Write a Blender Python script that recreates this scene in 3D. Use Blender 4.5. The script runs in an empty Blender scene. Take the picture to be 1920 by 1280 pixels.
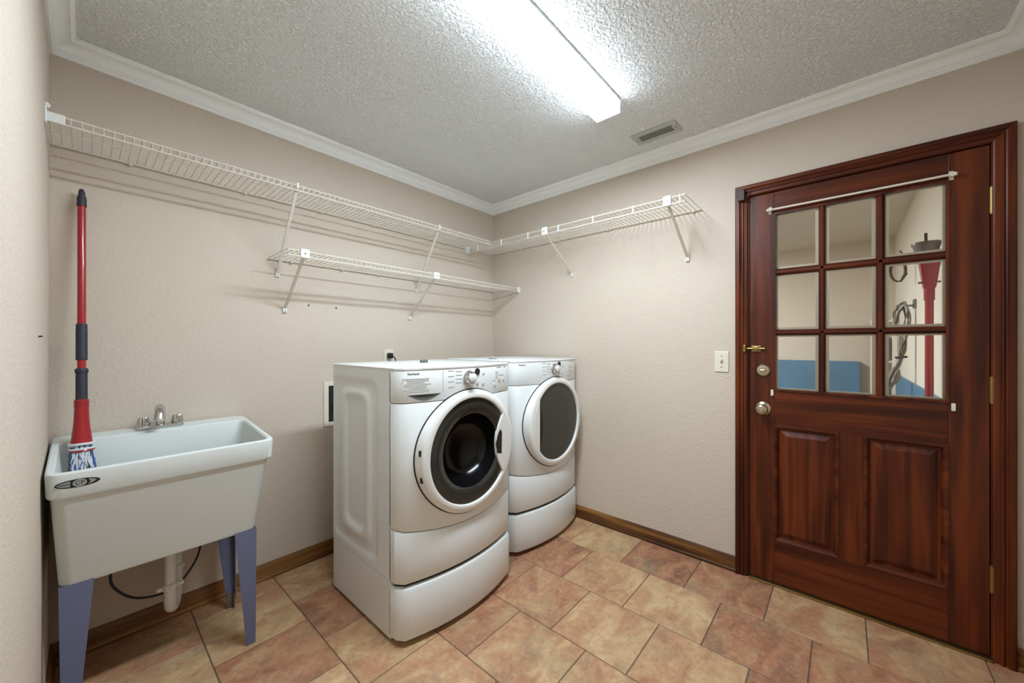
import bpy, bmesh, math, random
from mathutils import Vector, Matrix
random.seed(7)
PI = math.pi
scn = bpy.context.scene
COL = scn.collection

# ---------------------------------------------------------------- camera, world, light, exposure
F_PX, YAW, CX, CY, CH, Y0 = 707.42, 0.8491, -2.3619, -2.3022, 1.2436, 645.25
cd = bpy.data.cameras.new('camera'); cam = bpy.data.objects.new('camera', cd); COL.objects.link(cam)
cd.sensor_fit = 'HORIZONTAL'; cd.sensor_width = 36.0; cd.lens = 36.0 * F_PX / 1920.0
cd.shift_y = (Y0 - 640.0) / 1920.0
cd.clip_start = 0.01
cam.location = (CX, CY, CH); cam.rotation_euler = (PI/2, 0, -YAW)
scn.camera = cam
w = bpy.data.worlds.new('world'); scn.world = w; w.use_nodes = True
w.node_tree.nodes['Background'].inputs[0].default_value = (0.75, 0.85, 1.0, 1)
w.node_tree.nodes['Background'].inputs[1].default_value = 0.5
LAMP_W = 46.5            # watts given off by the fixture's lens downwards
SIDE_W = 2.6             # watts given off by each frosted side
LAMP_RGB = (0.785, 0.90, 1.0, 1)
GARAGE_W = 88.0          # watts of the unseen light added in the room beyond the door
scn.view_settings.view_transform = 'Standard'; scn.view_settings.look = 'None'
scn.view_settings.gamma = 1.0; scn.view_settings.use_curve_mapping = False
scn.view_settings.exposure = 0.0

# ---------------------------------------------------------------- room dimensions
L = 2.448; YF = -2.826; H = 2.43; WT = 0.115      # left wall x=-L, front wall y=YF, ceiling, wall thickness
DY0, DY1, DZ = -1.914, -2.743, 2.041               # rough door opening in the right wall
ZC = 2.365; CR = 0.068                             # crown moulding bottom, projection
BB = 0.085                                         # baseboard height

# ---------------------------------------------------------------- materials
def srgb(r, g, b):
    f = lambda c: (c/255/12.92 if c/255 <= 0.04045 else ((c/255+0.055)/1.055)**2.4)
    return (f(r), f(g), f(b), 1)
MATS = {}
def new_mat(name):
    m = bpy.data.materials.new(name); m.use_nodes = True
    nt = m.node_tree; b = nt.nodes['Principled BSDF']; MATS[name] = m
    return m, nt, b
def N(nt, t, **k):
    n = nt.nodes.new(t)
    for a, v in k.items(): setattr(n, a, v)
    return n
def plain(name, col, rough=0.5, metal=0.0, coat=0.0, var=0.06, scale=9.0, bump=0.0, bscale=120.0, spec=0.5):
    """one colour with slight procedural mottling and optional fine relief"""
    m, nt, b = new_mat(name)
    tc = N(nt, 'ShaderNodeTexCoord'); no = N(nt, 'ShaderNodeTexNoise')
    no.inputs['Scale'].default_value = scale; no.inputs['Detail'].default_value = 4
    nt.links.new(tc.outputs['Object'], no.inputs['Vector'])
    mx = N(nt, 'ShaderNodeMixRGB'); c = srgb(*col)
    mx.inputs[1].default_value = tuple(x*(1-var) for x in c[:3]) + (1,)
    mx.inputs[2].default_value = tuple(min(1, x*(1+var)) for x in c[:3]) + (1,)
    nt.links.new(no.outputs['Fac'], mx.inputs[0]); nt.links.new(mx.outputs[0], b.inputs['Base Color'])
    b.inputs['Roughness'].default_value = rough; b.inputs['Metallic'].default_value = metal
    b.inputs['Coat Weight'].default_value = coat; b.inputs['Specular IOR Level'].default_value = spec
    if bump:
        n2 = N(nt, 'ShaderNodeTexNoise'); n2.inputs['Scale'].default_value = bscale; n2.inputs['Detail'].default_value = 3
        bp = N(nt, 'ShaderNodeBump'); bp.inputs['Strength'].default_value = bump; bp.inputs['Distance'].default_value = 0.003
        nt.links.new(tc.outputs['Object'], n2.inputs['Vector']); nt.links.new(n2.outputs['Fac'], bp.inputs['Height'])
        nt.links.new(bp.outputs[0], b.inputs['Normal'])
    return m
def plaster(name, col, scale, strength, dist, lo, hi, rough=0.75):
    """sprayed/knockdown paint: plateaus from thresholded noise"""
    m, nt, b = new_mat(name)
    tc = N(nt, 'ShaderNodeTexCoord')
    n1 = N(nt, 'ShaderNodeTexNoise'); n1.inputs['Scale'].default_value = scale; n1.inputs['Detail'].default_value = 3.5
    n1.inputs['Distortion'].default_value = 0.6
    cr = N(nt, 'ShaderNodeValToRGB'); cr.color_ramp.elements[0].position = lo; cr.color_ramp.elements[1].position = hi
    bp = N(nt, 'ShaderNodeBump'); bp.inputs['Strength'].default_value = strength; bp.inputs['Distance'].default_value = dist
    n2 = N(nt, 'ShaderNodeTexNoise'); n2.inputs['Scale'].default_value = 2.2; n2.inputs['Detail'].default_value = 5
    mx = N(nt, 'ShaderNodeMixRGB'); c = srgb(*col)
    mx.inputs[1].default_value = tuple(x*0.955 for x in c[:3]) + (1,); mx.inputs[2].default_value = tuple(min(1, x*1.035) for x in c[:3]) + (1,)
    for a, q in ((tc.outputs['Object'], n1.inputs['Vector']), (tc.outputs['Object'], n2.inputs['Vector']), (n1.outputs['Fac'], cr.inputs[0]),
                 (cr.outputs[0], bp.inputs['Height']), (bp.outputs[0], b.inputs['Normal']), (n2.outputs['Fac'], mx.inputs[0]), (mx.outputs[0], b.inputs['Base Color'])):
        nt.links.new(a, q)
    b.inputs['Roughness'].default_value = rough; b.inputs['Specular IOR Level'].default_value = 0.25
    return m
def wood(name, dark, mid, light, grain, rough=0.3, coat=0.25, blotch=0.5):
    """stained timber; grain = axis index along which the fibres run"""
    m, nt, b = new_mat(name)
    tc = N(nt, 'ShaderNodeTexCoord'); geo = N(nt, 'ShaderNodeNewGeometry')
    sc = [26.0, 26.0, 26.0]; sc[grain] = 1.3
    mp = N(nt, 'ShaderNodeMapping'); mp.inputs['Scale'].default_value = sc
    n1 = N(nt, 'ShaderNodeTexNoise'); n1.inputs['Scale'].default_value = 1.0; n1.inputs['Detail'].default_value = 7; n1.inputs['Distortion'].default_value = 0.5
    sc2 = [5.0, 5.0, 5.0]; sc2[grain] = 1.5
    mp2 = N(nt, 'ShaderNodeMapping'); mp2.inputs['Scale'].default_value = sc2
    n2 = N(nt, 'ShaderNodeTexNoise'); n2.inputs['Scale'].default_value = 1.0; n2.inputs['Detail'].default_value = 3
    ad = N(nt, 'ShaderNodeMath', operation='MULTIPLY_ADD'); ad.inputs[1].default_value = blotch; 
    cr = N(nt, 'ShaderNodeValToRGB')
    e = cr.color_ramp.elements; e[0].position = 0.36 + 0.5*blotch - 0.02; e[0].color = srgb(*dark); e[1].position = 0.66 + 0.5*blotch; e[1].color = srgb(*light)
    k = e.new(0.5 + 0.5*blotch); k.color = srgb(*mid)
    s = N(nt, 'ShaderNodeMath', operation='MULTIPLY'); s.inputs[1].default_value = 1.0/(1.0 + blotch)
    for q in e: q.position = q.position/(1.0 + blotch)
    bp = N(nt, 'ShaderNodeBump'); bp.inputs['Strength'].default_value = 0.12; bp.inputs['Distance'].default_value = 0.001
    for a, q in ((geo.outputs['Position'], mp.inputs[0]), (geo.outputs['Position'], mp2.inputs[0]), (mp.outputs[0], n1.inputs['Vector']), (mp2.outputs[0], n2.inputs['Vector']),
                 (n2.outputs['Fac'], ad.inputs[0]), (n1.outputs['Fac'], ad.inputs[2]), (ad.outputs[0], s.inputs[0]), (s.outputs[0], cr.inputs[0]),
                 (cr.outputs[0], b.inputs['Base Color']), (n1.outputs['Fac'], bp.inputs['Height']), (bp.outputs[0], b.inputs['Normal'])):
        nt.links.new(a, q)
    b.inputs['Roughness'].default_value = rough; b.inputs['Specular IOR Level'].default_value = 0.32; b.inputs['Coat Weight'].default_value = coat; b.inputs['Coat Roughness'].default_value = 0.25
    return m
def tile_mat():
    m, nt, b = new_mat('tile_clay')
    tc = N(nt, 'ShaderNodeTexCoord'); oi = N(nt, 'ShaderNodeObjectInfo')
    mu = N(nt, 'ShaderNodeVectorMath', operation='SCALE'); mu.inputs['Scale'].default_value = 37.0
    cb = N(nt, 'ShaderNodeCombineXYZ')
    for i in range(3): nt.links.new(oi.outputs['Random'], cb.inputs[i])
    nt.links.new(cb.outputs[0], mu.inputs[0])
    ad = N(nt, 'ShaderNodeVectorMath', operation='ADD'); nt.links.new(tc.outputs['Object'], ad.inputs[0]); nt.links.new(mu.outputs[0], ad.inputs[1])
    n1 = N(nt, 'ShaderNodeTexNoise'); n1.inputs['Scale'].default_value = 5.5; n1.inputs['Detail'].default_value = 5; n1.inputs['Roughness'].default_value = 0.6; n1.inputs['Distortion'].default_value = 0.7
    n2 = N(nt, 'ShaderNodeTexNoise'); n2.inputs['Scale'].default_value = 34; n2.inputs['Detail'].default_value = 5
    mp = N(nt, 'ShaderNodeMapping'); mp.inputs['Scale'].default_value = (1.0, 1.6, 1.0)
    nt.links.new(ad.outputs[0], mp.inputs[0]); nt.links.new(mp.outputs[0], n1.inputs['Vector']); nt.links.new(ad.outputs[0], n2.inputs['Vector'])
    # value = 0.55*noise + 0.35*random + 0.2*fine
    a1 = N(nt, 'ShaderNodeMath', operation='MULTIPLY'); a1.inputs[1].default_value = 0.85; nt.links.new(n1.outputs['Fac'], a1.inputs[0])
    a2 = N(nt, 'ShaderNodeMath', operation='MULTIPLY_ADD'); a2.inputs[1].default_value = 0.30; nt.links.new(oi.outputs['Random'], a2.inputs[0]); nt.links.new(a1.outputs[0], a2.inputs[2])
    a3 = N(nt, 'ShaderNodeMath', operation='MULTIPLY_ADD'); a3.inputs[1].default_value = 0.22; nt.links.new(n2.outputs['Fac'], a3.inputs[0]); nt.links.new(a2.outputs[0], a3.inputs[2])
    cr = N(nt, 'ShaderNodeValToRGB'); e = cr.color_ramp.elements
    e[0].position = 0.42; e[0].color = srgb(126, 88, 70); e[1].position = 0.95; e[1].color = srgb(208, 180, 138)
    for p, c in ((0.56, (164, 112, 84)), (0.68, (178, 134, 100)), (0.80, (192, 156, 116))): q = e.new(p); q.color = srgb(*c)
    nt.links.new(a3.outputs[0], cr.inputs[0]); last = cr.outputs[0]
    for sc_, off_, lo_, hi_, amt, col in ((4.2, 11.0, 0.50, 0.72, 0.55, (150, 138, 108)), (5.0, 23.0, 0.52, 0.74, 0.5, (178, 118, 94)), (7.5, 41.0, 0.55, 0.75, 0.5, (112, 88, 80)), (48.0, 5.0, 0.50, 0.70, 0.28, (206, 184, 152)), (60.0, 9.0, 0.52, 0.72, 0.28, (110, 82, 68))):
        o2 = N(nt, 'ShaderNodeVectorMath', operation='ADD'); o2.inputs[1].default_value = (off_, off_*0.7, 0); nt.links.new(ad.outputs[0], o2.inputs[0])
        nn = N(nt, 'ShaderNodeTexNoise'); nn.inputs['Scale'].default_value = sc_; nn.inputs['Detail'].default_value = 5; nn.inputs['Roughness'].default_value = 0.62; nt.links.new(o2.outputs[0], nn.inputs['Vector'])
        mr = N(nt, 'ShaderNodeMapRange'); mr.inputs[1].default_value = lo_; mr.inputs[2].default_value = hi_; mr.inputs[3].default_value = 0; mr.inputs[4].default_value = amt; nt.links.new(nn.outputs['Fac'], mr.inputs[0])
        mx = N(nt, 'ShaderNodeMixRGB'); mx.inputs[2].default_value = srgb(*col); nt.links.new(mr.outputs[0], mx.inputs[0]); nt.links.new(last, mx.inputs[1]); last = mx.outputs[0]
    nt.links.new(last, b.inputs['Base Color'])
    bp = N(nt, 'ShaderNodeBump'); bp.inputs['Strength'].default_value = 0.25; bp.inputs['Distance'].default_value = 0.002
    nt.links.new(n1.outputs['Fac'], bp.inputs['Height']); nt.links.new(bp.outputs[0], b.inputs['Normal'])
    b.inputs['Roughness'].default_value = 0.42; b.inputs['Specular IOR Level'].default_value = 0.4
    return m
def emit(name, col, strength):
    m, nt, b = new_mat(name)
    b.inputs['Base Color'].default_value = (0.9, 0.9, 0.9, 1)
    b.inputs['Emission Color'].default_value = col; b.inputs['Emission Strength'].default_value = strength
    return m
def glass(name, tint=(1, 1, 1, 1)):
    m, nt, b = new_mat(name)
    tr = N(nt, 'ShaderNodeBsdfTransparent'); tr.inputs[0].default_value = tint
    gl = N(nt, 'ShaderNodeBsdfGlossy'); gl.inputs['Roughness'].default_value = 0.02
    fr = N(nt, 'ShaderNodeFresnel'); fr.inputs['IOR'].default_value = 1.45
    mx = N(nt, 'ShaderNodeMixShader')
    nt.links.new(fr.outputs[0], mx.inputs[0]); nt.links.new(tr.outputs[0], mx.inputs[1]); nt.links.new(gl.outputs[0], mx.inputs[2])
    nt.links.new(mx.outputs[0], nt.nodes['Material Output'].inputs['Surface'])
    return m

M_WALL = plaster('wall_paint', (208, 195, 179), 80, 0.28, 0.003, 0.42, 0.66)
M_CEIL = plaster('ceiling_stipple', (244, 247, 247), 75, 1.0, 0.006, 0.40, 0.62, rough=0.9)
M_TRIM = plain('white_trim_paint', (246, 248, 246), 0.4, var=0.02)
M_WOODV = wood('door_wood_vertical', (56, 19, 6), (82, 32, 10), (106, 46, 16), 2, 0.38, 0.05)
M_WOODH = wood('door_wood_horizontal', (56, 19, 6), (80, 31, 10), (102, 45, 16), 1, 0.38, 0.05)
M_OAKX = wood('oak_base_x', (66, 38, 17), (112, 72, 36), (146, 104, 54), 0, 0.42, 0.1, 0.2)
M_OAKY = wood('oak_base_y', (66, 38, 17), (112, 72, 36), (146, 104, 54), 1, 0.42, 0.1, 0.2)
M_TILE = tile_mat()
M_GROUT = plain('grout', (96, 78, 66), 0.9, var=0.2, scale=30, bump=0.3)
M_ENAMEL = plain('white_enamel', (226, 230, 230), 0.28, coat=0.25, var=0.01)
M_PLASTIC = plain('white_plastic', (230, 231, 228), 0.38, var=0.015)
M_WIRE = plain('shelf_vinyl', (216, 209, 195), 0.45, var=0.02)
M_DARKGAP = plain('dark_gap', (22, 22, 22), 0.7)  # near-black colour standing in for shade in seams and hollows
M_SMOKE = plain('smoked_glass', (52, 52, 48), 0.10, coat=0.2, var=0.02, spec=0.4)
M_BLACKG = plain('black_glass', (14, 13, 15), 0.16, var=0.02, spec=0.3)
M_DGREY = plain('dark_grey_plastic', (92, 93, 90), 0.5)
M_PRINT = plain('grey_print', (150, 152, 148), 0.6)
M_PALE = plain('pale_print', (186, 188, 184), 0.6)
M_INK = plain('black_ink', (26, 26, 26), 0.6)
M_CHROME = plain('chrome', (205, 205, 205), 0.12, metal=1.0, var=0.02)
M_BRASS = plain('brass', (158, 136, 86), 0.4, metal=1.0, var=0.08, scale=40)
M_NICKEL = plain('worn_nickel', (196, 186, 160), 0.25, metal=1.0, var=0.05)
M_TUB = plain('tub_plastic', (214, 219, 216), 0.5, var=0.03, scale=6, bump=0.08, bscale=60)
M_LEG = plain('leg_blue_grey', (100, 106, 134), 0.45, var=0.06, scale=14)
M_GALV = plain('galvanised', (130, 130, 128), 0.4, metal=0.8, var=0.15, scale=60)
M_RED = plain('red_plastic', (164, 26, 34), 0.25, coat=0.3, var=0.03)
M_NAVY = plain('navy_rubber', (44, 46, 58), 0.55)
M_PVC = plain('pvc_white', (224, 224, 220), 0.35, var=0.03)
M_HOSE = plain('grey_hose', (120, 118, 112), 0.5)
M_BRONZE = plain('dark_brown_plastic', (58, 44, 42), 0.5)
M_IVORY = plain('ivory_plate', (226, 219, 202), 0.4, var=0.01)
M_CREAM = plain('cream_paint', (226, 214, 190), 0.5, var=0.04)
M_GLASS = glass('window_glass')
M_LENS = emit('lit_lens', LAMP_RGB, 1.5); M_LENS.cycles.emission_sampling = 'NONE'
M_VENT = plain('vent_metal', (186, 188, 184), 0.5)
M_GWALL = plain('garage_wall_paint', (218, 204, 184), 0.8, var=0.05, scale=3, bump=0.2, bscale=40)
M_GWHITE = plain('garage_board_white', (238, 230, 212), 0.7, var=0.04, scale=3)
M_GBLUE = plain('garage_blue_paint', (86, 128, 156), 0.6, var=0.18, scale=7, bump=0.3, bscale=30)
M_CONC = plain('concrete', (130, 126, 120), 0.9, var=0.15)
M_MOPA = plain('mop_white_yarn', (222, 224, 228), 0.9)
M_MOPB = plain('mop_blue_yarn', (70, 104, 168), 0.9)
M_MOPC = plain('mop_dark_yarn', (96, 104, 126), 0.9)
M_CABLE = plain('cable_grey', (146, 136, 120), 0.6, var=0.3, scale=30)
M_CABLED = plain('cable_brown', (84, 62, 42), 0.6, var=0.2)
M_CLEAR = plain('smoky_plastic', (120, 112, 110), 0.2)

# ---------------------------------------------------------------- mesh helpers (all in world coordinates)
WLOC = {}
def link(o, parent=None, origin=(0, 0, 0)):
    COL.objects.link(o); origin = Vector(origin); WLOC[o.name] = origin
    if parent is not None: o.parent = parent; o.location = origin - WLOC[parent.name]
    else: o.location = origin
    return o
def empty(name, loc, label=None, cat=None, group=None, kind=None):
    o = bpy.data.objects.new(name, None); o.empty_display_size = 0.05
    link(o, None, loc); return tag(o, label, cat, group, kind)
def tag(o, label=None, cat=None, group=None, kind=None):
    if label: o['label'] = label
    if cat: o['category'] = cat
    if group: o['group'] = group
    if kind: o['kind'] = kind
    return o
def obj(name, bm, mat, parent=None, smooth=False, angle=None, label=None, cat=None, group=None, kind=None, origin=None):
    me = bpy.data.meshes.new(name)
    bmesh.ops.recalc_face_normals(bm, faces=bm.faces)
    if origin is None:
        vs = [v.co for v in bm.verts]
        mn = Vector((min(v.x for v in vs), min(v.y for v in vs), min(v.z for v in vs))); mxv = Vector((max(v.x for v in vs), max(v.y for v in vs), max(v.z for v in vs)))
        origin = Vector(((mn.x+mxv.x)/2, (mn.y+mxv.y)/2, mn.z))
    bmesh.ops.translate(bm, verts=bm.verts, vec=-Vector(origin))
    bm.to_mesh(me); bm.free()
    if smooth:
        me.polygons.foreach_set('use_smooth', [True]*len(me.polygons))
        me.set_sharp_from_angle(angle=math.radians(angle or 40))
    me.materials.append(mat)
    o = bpy.data.objects.new(name, me); link(o, parent, origin)
    return tag(o, label, cat, group, kind)
def copy_at(src, parent, origin):
    o = src.copy(); return link(o, parent, origin)
def BM(): return bmesh.new()
def box(bm, lo, hi, bev=0.0, seg=2):
    lo, hi = [min(a, b) for a, b in zip(lo, hi)], [max(a, b) for a, b in zip(lo, hi)]
    r = bmesh.ops.create_cube(bm, size=1.0); vs = r['verts']
    for v in vs: v.co = Vector([lo[i] + (v.co[i]+0.5)*(hi[i]-lo[i]) for i in range(3)])
    if bev > 0:
        es = list({e for v in vs for e in v.link_edges})
        bmesh.ops.bevel(bm, geom=es, offset=bev, segments=seg, affect='EDGES', profile=0.5)
    return bm
def tube(bm, pts, r, n=8, cap=True, radii=None):
    pts = [Vector(p) for p in pts]; rings = []
    t0 = (pts[1]-pts[0]).normalized()
    up = Vector((0, 0, 1)) if abs(t0.z) < 0.9 else Vector((1, 0, 0))
    nrm = t0.cross(up).normalized()
    for i, p in enumerate(pts):
        a = pts[max(0, i-1)]; b = pts[min(len(pts)-1, i+1)]; t = (b-a).normalized()
        nrm = (nrm - t*nrm.dot(t)).normalized(); bi = t.cross(nrm)
        rr = radii[i] if radii else r
        rings.append([bm.verts.new(p + rr*(math.cos(2*PI*k/n)*nrm + math.sin(2*PI*k/n)*bi)) for k in range(n)])
    for a, b in zip(rings, rings[1:]):
        for k in range(n): bm.faces.new((a[k], a[(k+1) % n], b[(k+1) % n], b[k]))
    if cap: bm.faces.new(rings[0][::-1]); bm.faces.new(rings[-1])
    return bm
def lathe(bm, prof, origin, axis, n=32, cap=True):
    """prof: (radius, distance along axis)"""
    origin = Vector(origin); ax = Vector(axis).normalized()
    up = Vector((0, 0, 1)) if abs(ax.z) < 0.9 else Vector((1, 0, 0))
    u = ax.cross(up).normalized(); v = u.cross(ax)
    rings = []
    for r, d in prof:
        if r < 1e-6: rings.append([bm.verts.new(origin + ax*d)])
        else: rings.append([bm.verts.new(origin + ax*d + r*(math.cos(2*PI*k/n)*u + math.sin(2*PI*k/n)*v)) for k in range(n)])
    for a, b in zip(rings, rings[1:]):
        for k in range(n):
            k2 = (k+1) % n
            if len(a) == 1 and len(b) == 1: continue
            if len(a) == 1: bm.faces.new((a[0], b[k2], b[k]))
            elif len(b) == 1: bm.faces.new((a[k], a[k2], b[0]))
            else: bm.faces.new((a[k], a[k2], b[k2], b[k]))
    if cap:
        if len(rings[0]) > 1: bm.faces.new(rings[0][::-1])
        if len(rings[-1]) > 1: bm.faces.new(rings[-1])
    return bm
def loft(bm, rings, closed=True, cap=True):
    R = [[bm.verts.new(p) for p in r] for r in rings]; n = len(R[0])
    for a, b in zip(R, R[1:]):
        for k in range(n if closed else n-1): bm.faces.new((a[k], a[(k+1) % n], b[(k+1) % n], b[k]))
    if cap: bm.faces.new(R[0][::-1]); bm.faces.new(R[-1])
    return bm
def prism(bm, poly, axis, a, b):
    """polygon in the two remaining axes extruded from a to b along axis"""
    def P(q, t):
        c = [q[0], q[1]]; c.insert(axis, t); return c
    return loft(bm, [[P(q, a) for q in poly], [P(q, b) for q in poly]])
def text_bm(body, size, depth=0.0006):
    cu = bpy.data.curves.new('lettering', 'FONT'); cu.body = body; cu.size = size; cu.extrude = depth; cu.align_x = 'CENTER'; cu.align_y = 'CENTER'; cu.resolution_u = 3
    o = bpy.data.objects.new('lettering_tmp', cu); COL.objects.link(o)
    dg = bpy.context.evaluated_depsgraph_get(); me = bpy.data.meshes.new_from_object(o.evaluated_get(dg))
    bm = BM(); bm.from_mesh(me)
    bpy.data.objects.remove(o); bpy.data.curves.remove(cu); bpy.data.meshes.remove(me)
    return bm

# ---------------------------------------------------------------- the setting
S = 'structure'
# floor: grout bed with separate clay tiles in running bond
fl = obj('floor', box(BM(), (-L, YF, -0.06), (0.0, 0.0, -0.0025)), M_GROUT, kind=S)
PX, PY, GAP = 0.3395, 0.345, 0.0038
tile_cache = {}
for r in range(8):
    xr = 0.0065 - PX*r; xl = xr - PX
    off = -0.305 if r % 2 == 0 else -0.1325
    k = -2
    while True:
        yt = off - PY*k; yb = yt - PY; k += 1
        if yt < YF: break
        a0, a1 = max(xl + GAP/2, -L + 0.001), min(xr - GAP/2, -0.001)
        b0, b1 = max(yb + GAP/2, YF + 0.001), min(yt - GAP/2, -0.001)
        if a1 - a0 < 0.012 or b1 - b0 < 0.012: continue
        key = (round(a1-a0, 3), round(b1-b0, 3)); c = ((a0+a1)/2, (b0+b1)/2, -0.008)
        if key in tile_cache: t = copy_at(tile_cache[key], fl, c)
        else:
            t = obj('tile', box(BM(), (a0, b0, -0.008), (a1, b1, 0.0), 0.0016, 1), M_TILE, fl); tile_cache[key] = t
# walls, ceiling
obj('wall_back', box(BM(), (-L-WT, 0, -0.06), (WT, WT, H)), M_WALL, kind=S)
obj('wall_left', box(BM(), (-L-WT, YF-WT, -0.06), (-L, 0, H)), M_WALL, kind=S)
obj('wall_front', box(BM(), (-L, YF-WT, -0.06), (WT, YF, H)), M_WALL, kind=S)
bm = BM()
box(bm, (0, DY0, -0.06), (WT, 0, H)); box(bm, (0, YF, -0.06), (WT, DY1, H)); box(bm, (0, DY1, DZ), (WT, DY0, H))
obj('wall_right', bm, M_WALL, kind=S)
obj('ceiling', box(BM(), (-L-WT, YF-WT, H), (WT, WT, H+0.05)), M_CEIL, kind=S)
# crown moulding, mitred in the corners (distance from wall, height)
CP = [(0, ZC), (0.009, ZC), (0.012, ZC+0.004), (0.012, ZC+0.010), (0.017, ZC+0.013), (0.019, ZC+0.018), (0.016, ZC+0.021)]
for i in range(7):
    a = PI/2*i/6; CP.append((0.018 + 0.034*(1-math.cos(a)), ZC+0.023 + 0.029*math.sin(a)))
CP += [(0.055, ZC+0.050), (0.060, ZC+0.053), (0.066, ZC+0.056), (CR, H-0.002), (CR, H), (0, H)]
bx = lambda x, y: (x, y)
obj('trim_1', loft(BM(), [[(-L+d, -d, z) for d, z in CP], [(-d, -d, z) for d, z in CP]]), M_TRIM, smooth=True, angle=28, kind=S, label='white crown moulding over the shelf wall')
obj('trim_2', loft(BM(), [[(-d, -d, z) for d, z in CP], [(-d, YF+d, z) for d, z in CP]]), M_TRIM, smooth=True, angle=28, kind=S, label='white crown moulding over the door wall')
obj('trim_3', loft(BM(), [[(-L+d, -d, z) for d, z in CP], [(-L+d, YF+d, z) for d, z in CP]]), M_TRIM, smooth=True, angle=28, kind=S)
obj('trim_4', loft(BM(), [[(-L+d, YF+d, z) for d, z in CP], [(-d, YF+d, z) for d, z in CP]]), M_TRIM, smooth=True, angle=28, kind=S)
# baseboards with a shoe strip
BP = [(0, 0), (0.016, 0), (0.016, 0.012), (0.012, 0.018), (0.0115, 0.062), (0.009, 0.072), (0.004, 0.082), (0, BB)]
obj('baseboard_back', loft(BM(), [[(-L+d, -d, z) for d, z in BP], [(-d, -d, z) for d, z in BP]]), M_OAKX, smooth=True, angle=25, kind=S)
obj('baseboard_right', loft(BM(), [[(-d, -d, z) for d, z in BP], [(-d, -1.858, z) for d, z in BP]]), M_OAKY, smooth=True, angle=25, kind=S)
obj('baseboard_right_2', loft(BM(), [[(-d, -2.7965, z) for d, z in BP], [(-d, YF+d, z) for d, z in BP]]), M_OAKY, smooth=True, angle=25, kind=S)
obj('baseboard_left', loft(BM(), [[(-L+d, -d, z) for d, z in BP], [(-L+d, YF+d, z) for d, z in BP]]), M_OAKY, smooth=True, angle=25, kind=S)
obj('baseboard_front', loft(BM(), [[(-L+d, YF+d, z) for d, z in BP], [(-d, YF+d, z) for d, z in BP]]), M_OAKX, smooth=True, angle=25, kind=S)

# door casing: profile (distance in from outer edge, projection from wall)
KP = [(0, 0), (0, 0.020), (0.004, 0.022), (0.018, 0.022), (0.022, 0.016), (0.026, 0.014), (0.031, 0.019), (0.036, 0.019), (0.040, 0.012), (0.052, 0.011), (0.056, 0.008), (0.056, 0)]
YL, YR, ZT = -1.858, -2.7965, 2.093
dc = empty('trim_5', (0, (YL+YR)/2, 0), 'dark stained wood casing around the half glazed door', kind=S)
obj('casing_leg', loft(BM(), [[(-p, YL-d, 0) for d, p in KP], [(-p, YL-d, ZT-d) for d, p in KP]]), M_WOODV, dc, smooth=True, angle=25)
obj('casing_leg', loft(BM(), [[(-p, YR+d, 0) for d, p in KP], [(-p, YR+d, ZT-d) for d, p in KP]]), M_WOODV, dc, smooth=True, angle=25)
obj('casing_head', loft(BM(), [[(-p, YL-d, ZT-d) for d, p in KP], [(-p, YR+d, ZT-d) for d, p in KP]]), M_WOODH, dc, smooth=True, angle=25)
JD = WT + 0.005
obj('jamb', box(BM(), (0.0, DY0, 0), (JD, DY0-0.006, DZ)), M_WOODV, dc)
obj('jamb', box(BM(), (0.0, DY1+0.006, 0), (JD, DY1, DZ)), M_WOODV, dc)
obj('jamb_head', box(BM(), (0.0, DY0, DZ-0.006), (JD, DY1, DZ)), M_WOODH, dc)
obj('door_stop', box(BM(), (0.042, DY0-0.006, 0), (0.055, DY0-0.020, DZ-0.006)), M_WOODV, dc)
obj('door_stop', box(BM(), (0.042, DY1+0.006, 0), (0.055, DY1+0.020, DZ-0.006)), M_WOODV, dc)
obj('door_stop', box(BM(), (0.042, DY0-0.006, DZ-0.020), (0.055, DY1+0.006, DZ-0.006)), M_WOODH, dc)
obj('threshold', box(BM(), (-0.022, DY0-0.004, 0.0), (JD, DY1+0.004, 0.010), 0.003), M_BRASS, dc, label='brass threshold strip')

# ---------------------------------------------------------------- door
DX0, DX1 = 0.002, 0.038
SL, SR = -1.9225, -2.7345                 # slab edges (y)
ST, SB = 2.031, 0.013
GY0, GY1, GZ0, GZ1 = -2.031, -2.625, 1.006, 1.920
door = empty('door_1', (0.02, (SL+SR)/2, SB), 'dark red-brown wooden door with nine glass panes above two panels', kind=S)
obj('stile', box(BM(), (DX0, SL, SB), (DX1, GY0, ST), 0.002), M_WOODV, door)
obj('stile', box(BM(), (DX0, GY1, SB), (DX1, SR, ST), 0.002), M_WOODV, door)
obj('top_rail', box(BM(), (DX0, GY0, GZ1), (DX1, GY1, ST), 0.0008, 1), M_WOODH, door)
obj('lock_rail', box(BM(), (DX0, GY0, 0.824), (DX1, GY1, GZ0), 0.0008, 1), M_WOODH, door)
obj('bottom_rail', box(BM(), (DX0, GY0, SB), (DX1, GY1, 0.229), 0.0008, 1), M_WOODH, door)
obj('mullion', box(BM(), (DX0, -2.281, 0.229), (DX1, -2.372, 0.824), 0.0008, 1), M_WOODV, door)
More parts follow.
